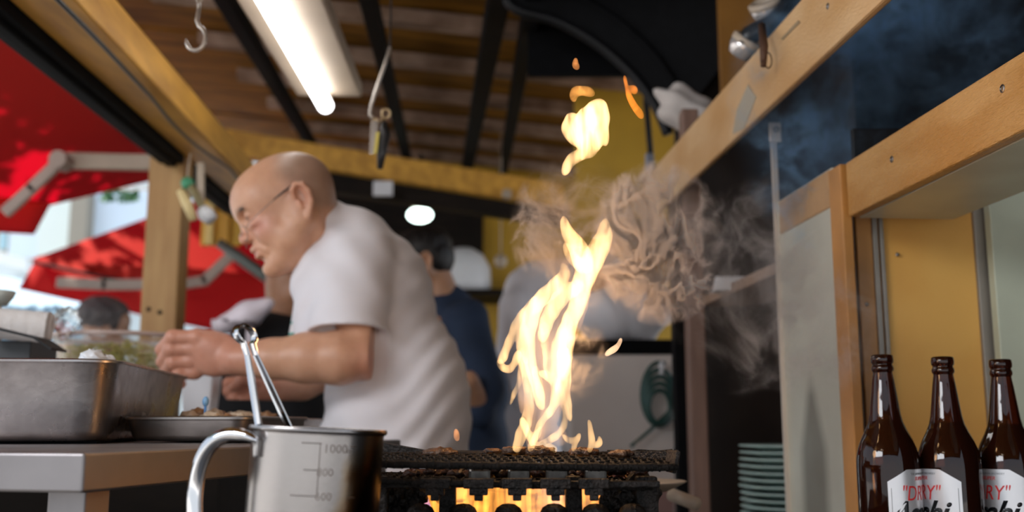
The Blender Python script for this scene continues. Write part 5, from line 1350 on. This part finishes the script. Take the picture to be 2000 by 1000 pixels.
# older person behind the cook's chin, and a grey-haired passer-by
OY = 3.3
p4_ = thing('person', 'person in black leaning in behind the cook\'s chin', 'person')
def op3(px, py, dy=0): return np.array(at(px, py, OY+dy))
F = Field((-1.05, OY-.25, .88), (-.52, OY+.30, 1.60), .006)
Mh4 = head_frame(at(566, 560, OY), R(20), R(-150), 1.0)
put_head(F, Mh4, False); cap(F, np.array(Mh4 @ Vector((-.02, 0, -.02))), op3(555, 660, .02), .052, .06, .03)
fa = op3(470, 765, -.45)
bd = F.mesh('body', M['skin'], p4_); set_tone(bd, simple_tone((.46, .235, .135), None, Mh4))
F = Field((-1.10, OY-.30, .60), (-.42, OY+.35, 1.25), .008)
cap(F, op3(540, 690, .05), op3(520, 900, .05), .16, .19, .05, sy=1.0); cap(F, op3(480, 700, -.05), op3(450, 820, -.10), .07, .07, .04); cap(F, op3(450, 720, -.05), op3(440, 840, -.05), .06, .06, .04)
F.mesh('shirt', mat('black_cloth', (.012, .012, .014), .9), p4_)
F = Field((-.92, OY-.15, -.01), (-.55, OY+.30, .75), .014)
for dy in (.0, .16): chain(F, [(np.array([-.75, OY+dy, .66]), .11), (np.array([-.75, OY+dy, .08]), .06)], .03)
F.mesh('trousers', bpy.data.materials['dark_trousers'], p4_)
b = MB(); c = at(472, 622, 3.1)
b.sphere(c, .10, (1.05, .5, .42), 4, Matrix.Rotation(R(-30), 3, 'Y'))
for vv in b.bm.verts:
    dv = vv.co-c; vv.co += dv*.07*math.sin(dv.x*60+dv.z*30)
    # hollow underside
    if dv.z < -.02: vv.co.z += .02
b.box(c+Vector((.02, .03, -.05)), (.02, .02, .06))
tag(b.build('white_shopping_bag', mat('pinkish_white_plastic', (.95, .84, .90), .5), smooth=True), 'pinkish white bag on the arm of the person in black', 'bag')
GY2 = 4.3
p5_ = thing('person', 'grey haired passer by whose head shows above the clear bowl', 'person')
Mh5 = head_frame(at(200, 640, GY2), R(8), R(-150), 1.05)
F = Field((-1.98, GY2-.3, 1.05), (-1.42, GY2+.32, 1.55), .009)
put_head(F, Mh5, False); cap(F, np.array(Mh5 @ Vector((-.02, 0, -.02))), np.array(at(200, 745, GY2)), .052, .06, .03)
bd = F.mesh('body', M['skin'], p5_); set_tone(bd, simple_tone((.46, .26, .17), None, Mh5))
F = Field((-1.98, GY2-.3, 1.05), (-1.42, GY2+.32, 1.58), .008)
F.put(lambda x, y, z: np.maximum(f_ell((-.004, 0, .046), (.106, .092, .082))(x, y, z)-.004*np.sin(x*120)*np.sin(y*100+z*90), np.maximum(x-.05-np.clip(z-.05, 0, .05)*1.2, -.03-z)).astype(np.float32), Mh5 @ Vector((0, 0, .03)), .15, .004, 'u', Mh5.inverted())
F.mesh('hair', mat('grey_hair', (.14, .12, .115), .7, col2=(.06, .05, .05), nscale=30), p5_)
F = Field((-2.1, GY2-.3, .25), (-1.3, GY2+.35, 1.25), .013)
cap(F, at(200, 765, GY2), (at(200, 765, GY2).x, GY2, .45), .15, .17, .05)
for s_ in (-1, 1): cap(F, (at(200, 765, GY2).x+.19*s_, GY2, .98), (at(200, 765, GY2).x+.22*s_, GY2, .55), .06, .05, .04)
F.mesh('jacket', mat('dark_grey_jacket', (.05, .05, .055), .9), p5_)
F = Field((-2.05, GY2-.2, -.01), (-1.35, GY2+.25, .6), .014)
for s_ in (-1, 1): chain(F, [(np.array([at(200, 765, GY2).x+.08*s_, GY2, .5]), .09), (np.array([at(200, 765, GY2).x+.09*s_, GY2, .08]), .06)], .03)
F.mesh('trousers', bpy.data.materials['dark_trousers'], p5_)

# ================================================================== KIT BEHIND THE FLAMES
KY = 2.85
t = thing('white_freezer', 'tall pale enamel chest freezer behind the flames', 'freezer')
x0, x1 = at(1108, 700, KY).x, at(1322, 700, KY).x; zt = at(1200, 692, KY).z
b = MB(); b.box(((x0+x1)/2, KY+.22, zt/2+.01), (x1-x0, .44, zt-.02), bev=.012); b.build('body', mat('pale_grey_enamel', (.80, .72, .67), .45, noise=.1, nscale=4), t)
b = MB(); b.box(((x0+x1)/2, KY+.22, zt+.022), (x1-x0-.01, .43, .040), bev=.004); b.build('dark_seal', M['black'], t)
b = MB(); b.box(((x0+x1)/2+.03, KY-.008, .62), (x1-x0-.10, .016, .26), bev=.006); b.build('lower_panel', mat('pinkish_panel', (.50, .30, .27), .5, noise=.2, nscale=5), t)
t = thing('cloth_pile', 'pile of white cloths heaped on the pale freezer', 'cloth')
b = MB(); c = Vector(((x0+x1)/2+.02, KY+.2, zt+.13)); b.sphere(c, .14, (1.1, .9, .64), 4)
for vv in b.bm.verts:
    dv = vv.co-c; vv.co += dv*.10*math.sin(dv.x*45+dv.z*25)*math.cos(dv.y*30); vv.co.z = max(vv.co.z, zt+.043)
b.build('cloths', cloth, t, smooth=True)
b = MB()
for k in range(5):
    P_ = []
    for j in range(24):
        a = j/23*math.pi*(1.6+.2*k)+.5*k; P_.append(at(1288+34*math.cos(a)*(1-.1*k), 770+62*math.sin(a)*(1-.12*k)+6*k, KY-.045-.006*k))
    b.tube(P_, .006, 8)
b.tube([at(1310, 800, KY-.05), at(1270, 840, KY-.05), at(1232, 872, KY-.05)], .005, 8)
tag(b.build('coiled_cord', mat('dark_teal_cord', (.015, .07, .06), .4), smooth=True), 'dark teal cord coiled on a hook beside the pale freezer', 'cord')
b = MB(); b.sphere(at(1292, 722, KY-.05), .014, (.6, .6, 1.8), 2); tag(b.build('cord_hook', M['white'], smooth=True), 'small white hook holding the teal cord', 'hook')
# dim white arch and bottles glimpsed behind the navy person
b = MB(); q = at(905, 530, 6.2); b.lathe([(0, 0), (.16, 0), (.17, .04), (.165, .14), (.12, .22), (.06, .26), (0, .27)], 32); o = b.build('white_pot', M['white'], smooth=True); o.location = q-Z*.12; tag(o, 'large white domed pot on the rear shelf behind the navy shirt', 'pot')
b = MB(); b.box((q.x+.1, 6.34, q.z-.14), (1.1, .50, .035)); rs = tag(b.build('rear_shelf', M['darkwood']), 'dark rear shelf against the yellow wall', 'shelf')
b = MB(); q = at(978, 510, 5.4); b.tube([q, q+Z*1.0], .004, 6); b.sphere(q, .035, (1, 1, 1.1), 3); tag(b.build('pull_knob', M['offwhite'], smooth=True), 'pale round knob hanging before the yellow wall', 'knob')
# ================================================================== FLAMES
def flame_mat(name, col, surf, vol, scale=60, zs=.22):
    m = bpy.data.materials.new(name); m.use_nodes = True; N, L = m.node_tree.nodes, m.node_tree.links
    N.remove(N['Principled BSDF']); out = N['Material Output']
    e = N.new('ShaderNodeEmission'); e.inputs[0].default_value = (*col, 1)
    tcn = N.new('ShaderNodeTexCoord'); mp = N.new('ShaderNodeMapping'); mp.inputs['Scale'].default_value = (1, 1, zs); L.new(tcn.outputs['Object'], mp.inputs[0])
    t = N.new('ShaderNodeTexNoise'); t.inputs['Scale'].default_value = scale; t.inputs['Detail'].default_value = 3; t.inputs['Distortion'].default_value = 1.2; L.new(mp.outputs[0], t.inputs['Vector'])
    mr = N.new('ShaderNodeMapRange'); mr.inputs['From Min'].default_value = .38; mr.inputs['From Max'].default_value = .62; mr.inputs['To Min'].default_value = vol*.16; mr.inputs['To Max'].default_value = vol*1.5
    L.new(t.outputs[0], mr.inputs[0]); L.new(mr.outputs[0], e.inputs[1]); L.new(e.outputs[0], out.inputs['Volume'])
    # thin glowing skin, stronger where one looks along it
    tr_ = N.new('ShaderNodeBsdfTransparent'); e2 = N.new('ShaderNodeEmission'); e2.inputs[0].default_value = (*col, 1); e2.inputs[1].default_value = surf
    ad = N.new('ShaderNodeAddShader'); L.new(tr_.outputs[0], ad.inputs[0]); L.new(e2.outputs[0], ad.inputs[1]); L.new(ad.outputs[0], out.inputs[0])
    return m
FY = 1.12
fcol = (1.0, .58, .23)
mflame = flame_mat('open_flame', fcol, .05, 85)
tongues = [
 [(1183, 428, 2), (1181, 445, 9), (1178, 468, 15), (1163, 497, 20), (1146, 530, 21), (1136, 560, 18), (1128, 595, 15), (1112, 630, 14), (1104, 665, 16), (1101, 700, 15), (1098, 735, 10)],
 [(1101, 424, 2), (1105, 442, 8), (1113, 462, 12), (1130, 486, 17), (1140, 515, 20)],
 [(1102, 476, 2), (1112, 492, 8), (1126, 512, 12)],
 [(1100, 516, 1.5), (1103, 535, 8), (1088, 556, 14), (1062, 580, 14), (1034, 606, 12), (1012, 632, 9), (1001, 656, 7), (990, 678, 6), (983, 697, 6), (976, 706, 4)],
 [(976, 706, 4), (983, 719, 5), (996, 720, 4), (1006, 707, 4), (1012, 690, 6)],
 [(1128, 560, 12), (1105, 572, 14), (1084, 598, 14), (1068, 628, 12), (1060, 660, 8)],
 [(1050, 590, 12), (1038, 620, 14), (1030, 655, 14), (1033, 690, 12), (1040, 730, 9), (1052, 768, 9), (1058, 795, 6)],
 [(1015, 640, 7), (1018, 680, 8), (1024, 715, 7), (1030, 750, 8), (1034, 790, 8), (1028, 825, 9), (1018, 850, 9), (1010, 876, 7)],
 [(1016, 690, 4), (1018, 722, 4.5), (1013, 750, 3.5), (1004, 770, 2.5), (997, 790, 1)],
 [(1062, 640, 9), (1066, 690, 5), (1070, 722, 5), (1082, 745, 8), (1086, 772, 8), (1078, 798, 6), (1062, 818, 5), (1050, 838, 4), (1044, 862, 4)],
 [(1104, 650, 13), (1090, 680, 12), (1084, 712, 10), (1078, 740, 7)],
 [(1101, 690, 13), (1102, 730, 12), (1103, 765, 8), (1109, 795, 5.5), (1114, 820, 2)],
 [(1056, 728, 4), (1074, 738, 7), (1090, 755, 6), (1100, 782, 5), (1105, 808, 4.5), (1100, 834, 4.5), (1086, 852, 5), (1066, 864, 5), (1046, 876, 5)],
 [(1056, 834, 1.5), (1049, 848, 4), (1041, 862, 4), (1035, 878, 4)],
 [(1046, 720, 6), (1052, 750, 7), (1058, 780, 6)],
 [(1020, 820, 6), (1030, 845, 5), (1044, 872, 5)],
 [(1071, 872, 3), (1076, 875, 5), (1082, 878, 4)],
 [(1150, 822, 1), (1154, 840, 3), (1156, 860, 4), (1152, 880, 4)],
 [(1132, 848, 2), (1126, 862, 3), (1120, 878, 3)],
 [(1100, 850, 2), (1112, 860, 2.5), (1128, 858, 2)],
 [(1170, 852, 1), (1172, 864, 2), (1164, 872, 2)],
]
ball = [
 [(1170, 204, 12), (1160, 222, 20), (1146, 238, 24), (1138, 256, 24), (1142, 274, 18), (1146, 290, 12)],
 [(1118, 232, 13), (1112, 252, 13), (1124, 268, 14), (1140, 262, 20)],
 [(1177, 206, 7), (1178, 230, 11), (1178, 255, 9), (1182, 272, 5), (1183, 282, 2)],
 [(1166, 262, 15), (1160, 284, 11), (1148, 298, 9), (1130, 304, 9), (1114, 314, 9), (1106, 328, 6), (1102, 338, 4)],
]
wisp = [[(1122, 196, 3), (1121, 184, 6), (1130, 177, 7), (1142, 177, 6), (1150, 180, 5), (1158, 184, 2)]]
wisp2 = [[(1220, 148, 1.2), (1223, 168, 2.4), (1229, 188, 3.2), (1238, 206, 4), (1247, 219, 5), (1253, 229, 3)], [(1231, 172, 1.5), (1238, 174, 2.6), (1240, 180, 2)]]
spark = [[(1124, 116, 1.5), (1123, 126, 3), (1128, 132, 2.5)], [(1213, 662, .8), (1208, 674, 2), (1200, 682, 2.2), (1190, 688, 1.8), (1184, 692, .8)], [(890, 840, 1.2), (892, 850, 2.2), (894, 858, 1)]]
def flame_obj(name, tgs, m, parent, Y=FY, h=.0011, seed=1, amp=.018, k=.0045, gain=1.0):
    rg = random.Random(seed); allp = [[np.array(at(x, y, Y+amp*math.sin(i*1.9+y*.012))) for (x, y, r_) in tg] for i, tg in enumerate(tgs)]
    P_ = np.concatenate([np.array(p) for p in allp]); rm = max(r_ for tg in tgs for *_, r_ in tg)*Y/2000+.006
    F = Field(P_.min(0)-rm, P_.max(0)+rm, h)
    for tg, ps in zip(tgs, allp):
        # smooth the centre line
        n = len(ps); 
        rs = [r_*Y/2000 for *_, r_ in tg]; Q = []; RR = []
        for i in range(n-1):
            p0, p1, p2x, p3 = ps[max(i-1, 0)], ps[i], ps[i+1], ps[min(i+2, n-1)]
            for j in range(3):
                t_ = j/3; Q.append(.5*((2*p1)+(-p0+p2x)*t_+(2*p0-5*p1+4*p2x-p3)*t_*t_+(-p0+3*p1-3*p2x+p3)*t_**3)); RR.append((rs[i]*(1-t_)+rs[i+1]*t_)*gain)
        Q.append(ps[-1]); RR.append(rs[-1]*gain)
        for a, c, ra, rb in zip(Q, Q[1:], RR, RR[1:]): cap(F, a, c, max(ra, .0007), max(rb, .0007), k)
    F.put(lambda x, y, z: (.0006*np.sin(260*x+120*z)*np.sin(190*z+90*y)).astype(np.float32), (P_.min(0)+P_.max(0))/2, (P_.max(0)-P_.min(0))/2+rm, op='d')
    return F.mesh(name, m, parent)
fl_ = thing('flame', 'tall flames leaping from the wire grill', 'flame')
flame_obj('flame_tongue', tongues, mflame, fl_)
tag(flame_obj('flame', ball, flame_mat('fireball_flame', (1, .60, .26), .05, 120), None, seed=2, amp=.006), 'detached bright ball of flame high above the grill', 'flame')
tag(flame_obj('flame', wisp, flame_mat('orange_wisp', (1, .40, .09), .10, 75, zs=1), None, amp=0), 'small orange lick of flame on top of the fireball', 'flame')
tag(flame_obj('flame', wisp2, flame_mat('deep_orange_wisp', (1, .27, .03), .16, 75, zs=1), None, amp=0), 'thin orange streak of flame right of the fireball', 'flame')
spl = ('faint orange spark high above the fireball', 'pale flame lick right of the tall flames', 'tiny orange lick in front of the cook\'s shirt')
for i, s_ in enumerate(spark): tag(flame_obj('flame', [s_], flame_mat('spark_flame_%d' % i, (1, .36, .10) if i != 1 else (1, .62, .36), .10 if i != 1 else .3, 60, zs=1), None, amp=0), spl[i], 'flame')
# gas flames inside the stove
gf_ = thing('gas_flame', 'row of orange gas flames burning inside the stove', 'flame')
mg2 = flame_mat('gas_burner_flame', (1, .36, .05), .06, 42, scale=85, zs=.08)
gp = [at(x, 948, 1.17) for x in (815, 1230)]
for i in range(21):
    t_ = i/20; q = gp[0].lerp(gp[1], t_); edge_ = 1-abs(2*t_-1)**3
    b = MB(); hgt = .016+.028*edge_+random.uniform(-.004, .004); n = 8
    b.tube([Vector((q.x+random.uniform(-.003, .003)*k/n, 1.17+random.uniform(-.012, .012), gz+.012+(hgt+.02)*k/n)) for k in range(n+1)], [.0085*(math.sin(math.pi*(.18+.80*k/n)))**.7+.0008 for k in range(n+1)], 12)
    b.build('flame_tongue', mg2, gf_, smooth=True)
mb_ = flame_mat('blue_flame_edge', (.10, .16, 1.0), .10, 25, scale=60, zs=.3)
for (x, y) in ((1222, 950), (1205, 985), (822, 958)):
    q = at(x, y, 1.16); b = MB(); b.tube([q+Vector((-.016, 0, -.03)), q+Vector((-.004, 0, -.004)), q+Vector((.008, 0, .012))] if x > 1000 else [q+Vector((.012, 0, -.03)), q, q+Vector((-.004, 0, .010))], [.004, .005, .001], 10); b.build('blue_edge', mb_, gf_, smooth=True)
def plight(name, loc, e, col, r_):
    d_ = bpy.data.lights.new(name, 'POINT'); d_.energy = e; d_.color = col; d_.shadow_soft_size = r_; o = bpy.data.objects.new(name, d_); COL.objects.link(o); o.location = loc; return o
# the light the fire throws
plight('fire_light', at(1085, 620, FY+.02), .9, (1, .55, .24), .05)
plight('fireball_light', at(1145, 250, FY), .30, (1, .60, .28), .035)

# ================================================================== SMOKE
def smoke(name, label, lo, hi, dens, col, scale, thr, detail=5, distort=1.2, vox=.004, fall=None, seedv=0, soft=.12):
    """a drifting cloud: geometry nodes turn a noise field into a real volume grid inside the given bounds"""
    lo, hi = Vector(lo), Vector(hi); c = (lo+hi)/2; e = (hi-lo)/2
    m = bpy.data.materials.new(name+'_vol'); m.use_nodes = True; N, L = m.node_tree.nodes, m.node_tree.links
    N.remove(N['Principled BSDF']); pv_ = N.new('ShaderNodeVolumePrincipled'); pv_.inputs['Color'].default_value = (*col, 1); pv_.inputs['Density'].default_value = dens; pv_.inputs['Anisotropy'].default_value = .2
    L.new(pv_.outputs[0], N['Material Output'].inputs['Volume'])
    g = bpy.data.node_groups.new(name, 'GeometryNodeTree'); g.interface.new_socket('Geometry', in_out='INPUT', socket_type='NodeSocketGeometry'); g.interface.new_socket('Geometry', in_out='OUTPUT', socket_type='NodeSocketGeometry')
    n = g.nodes; l = g.links; out = n.new('NodeGroupOutput')
    vc = n.new('GeometryNodeVolumeCube'); sm = n.new('GeometryNodeSetMaterial'); sm.inputs['Material'].default_value = m
    vc.inputs['Min'].default_value = -e; vc.inputs['Max'].default_value = e
    for i, ax_ in enumerate('XYZ'): vc.inputs['Resolution '+ax_].default_value = max(8, int(2*e[i]/vox))
    pos = n.new('GeometryNodeInputPosition')
    off = n.new('ShaderNodeVectorMath'); off.operation = 'ADD'; off.inputs[1].default_value = (seedv*3.1, seedv*1.7, seedv*.9); l.new(pos.outputs[0], off.inputs[0])
    # swirl: warp the position by a slow noise, then a finer one
    prev = off.outputs[0]
    for (s_, a_) in ((scale*.35, .75/scale), (scale*1.1, .18/scale)):
        w_ = n.new('ShaderNodeTexNoise'); w_.inputs['Scale'].default_value = s_; w_.inputs['Detail'].default_value = 2; l.new(prev, w_.inputs['Vector'])
        sb_ = n.new('ShaderNodeVectorMath'); sb_.operation = 'SUBTRACT'; sb_.inputs[1].default_value = (.5, .5, .5); l.new(w_.outputs['Color'], sb_.inputs[0])
        sc2 = n.new('ShaderNodeVectorMath'); sc2.operation = 'SCALE'; sc2.inputs['Scale'].default_value = a_*4; l.new(sb_.outputs[0], sc2.inputs[0])
        ad_ = n.new('ShaderNodeVectorMath'); ad_.operation = 'ADD'; l.new(prev, ad_.inputs[0]); l.new(sc2.outputs[0], ad_.inputs[1]); prev = ad_.outputs[0]
    nz_ = n.new('ShaderNodeTexNoise'); nz_.inputs['Scale'].default_value = scale; nz_.inputs['Detail'].default_value = detail; nz_.inputs['Roughness'].default_value = .55; l.new(prev, nz_.inputs['Vector'])
    def mth(op, a, b_=None):
        q_ = n.new('ShaderNodeMath'); q_.operation = op
        for i, v_ in enumerate((a, b_)):
            if v_ is None: continue
            if isinstance(v_, (int, float)): q_.inputs[i].default_value = v_
            else: l.new(v_, q_.inputs[i])
        return q_.outputs[0]
    # ridges give the thin curled sheets
    rd = mth('SUBTRACT', 1.0, mth('MULTIPLY', mth('ABSOLUTE', mth('SUBTRACT', nz_.outputs[0], .5)), 15.0))
    rd = mth('MAXIMUM', rd, 0.0); rd = mth('POWER', rd, 2.6)
    big_ = n.new('ShaderNodeTexNoise'); big_.inputs['Scale'].default_value = scale*.32; big_.inputs['Detail'].default_value = 3; l.new(off.outputs[0], big_.inputs['Vector'])
    bm_ = mth('MAXIMUM', mth('MULTIPLY', mth('SUBTRACT', big_.outputs[0], thr), 1/soft), 0.0); bm_ = mth('MINIMUM', bm_, 1.5)
    den = mth('MULTIPLY', mth('ADD', mth('MULTIPLY', rd, 1.0), .045), bm_)
    # fade towards the bounds
    dv_ = n.new('ShaderNodeVectorMath'); dv_.operation = 'DIVIDE'; dv_.inputs[1].default_value = e; l.new(pos.outputs[0], dv_.inputs[0])
    ln = n.new('ShaderNodeVectorMath'); ln.operation = 'LENGTH'; l.new(dv_.outputs[0], ln.inputs[0])
    fd = mth('MAXIMUM', mth('SUBTRACT', 1.0, ln.outputs['Value']), 0.0); fd = mth('MINIMUM', mth('MULTIPLY', fd, 4.0), 1.0)
    l.new(mth('MULTIPLY', den, fd), vc.inputs['Density']); l.new(vc.outputs[0], sm.inputs[0]); l.new(sm.outputs[0], out.inputs[0])
    me_ = bpy.data.meshes.new(name); bb = bmesh.new(); bmesh.ops.create_cube(bb, size=1, matrix=Matrix.Diagonal((2*e.x, 2*e.y, 2*e.z, 1))); bb.to_mesh(me_); bb.free(); me_.materials.append(m)
    o = link(bpy.data.objects.new(name, me_)); o.location = c
    md = o.modifiers.new('smoke', 'NODES'); md.node_group = g
    tag(o, label, 'smoke', kind='stuff'); return o
def sbox(px0, py0, px1, py1, Y0, Y1):
    a, c = at(px0, py0, (Y0+Y1)/2), at(px1, py1, (Y0+Y1)/2); return (a.x, Y0, c.z), (c.x, Y1, a.z)
# a translucent veil of fire between the tongues
veil = [[(1150, 520, 10), (1120, 600, 22), (1090, 680, 24), (1082, 760, 18), (1070, 830, 12)],
 [(1062, 590, 12), (1050, 660, 22), (1046, 740, 20), (1050, 810, 14), (1040, 868, 10)], [(1050, 830, 10), (1075, 850, 10), (1100, 856, 8)], [(1020, 650, 10), (1028, 730, 12), (1028, 800, 10)]]
mveil = flame_mat('thin_flame_veil', (1, .52, .25), .0, 15, scale=40)
flame_obj('flame_veil', veil, mveil, fl_, Y=FY+.035, k=.012, h=.0018, amp=.008)
smoke('smoke', 'dense curling smoke right of the flames', *sbox(1150, 310, 1430, 640, 1.17, 1.24), dens=260, col=(.98, .90, .87), scale=17, thr=.41, vox=.0014, seedv=9, soft=.08)
smoke('smoke', 'thin smoke wisps left of the flame tops', *sbox(990, 300, 1260, 600, 1.19, 1.24), dens=90, col=(.85, .76, .70), scale=20, thr=.50, vox=.0016, seedv=2, soft=.08)
smoke('smoke', 'smoke low over the right of the wire grill', *sbox(1060, 500, 1340, 980, 1.14, 1.18), dens=60, col=(.97, .90, .86), scale=19, thr=.50, vox=.0016, seedv=3, soft=.1)
smoke('smoke', 'bluish smoke drifting between the two beams', *sbox(1400, -180, 2200, 620, 1.50, 1.78), dens=17, col=(.38, .66, 1), scale=9, thr=.43, vox=.0045, seedv=4, soft=.14)
smoke('smoke', 'grey smoke in front of the steel sheet and niche', *sbox(1280, 330, 1760, 820, 1.24, 1.32), dens=22, col=(.90, .87, .87), scale=14, thr=.48, vox=.002, seedv=5, soft=.1)
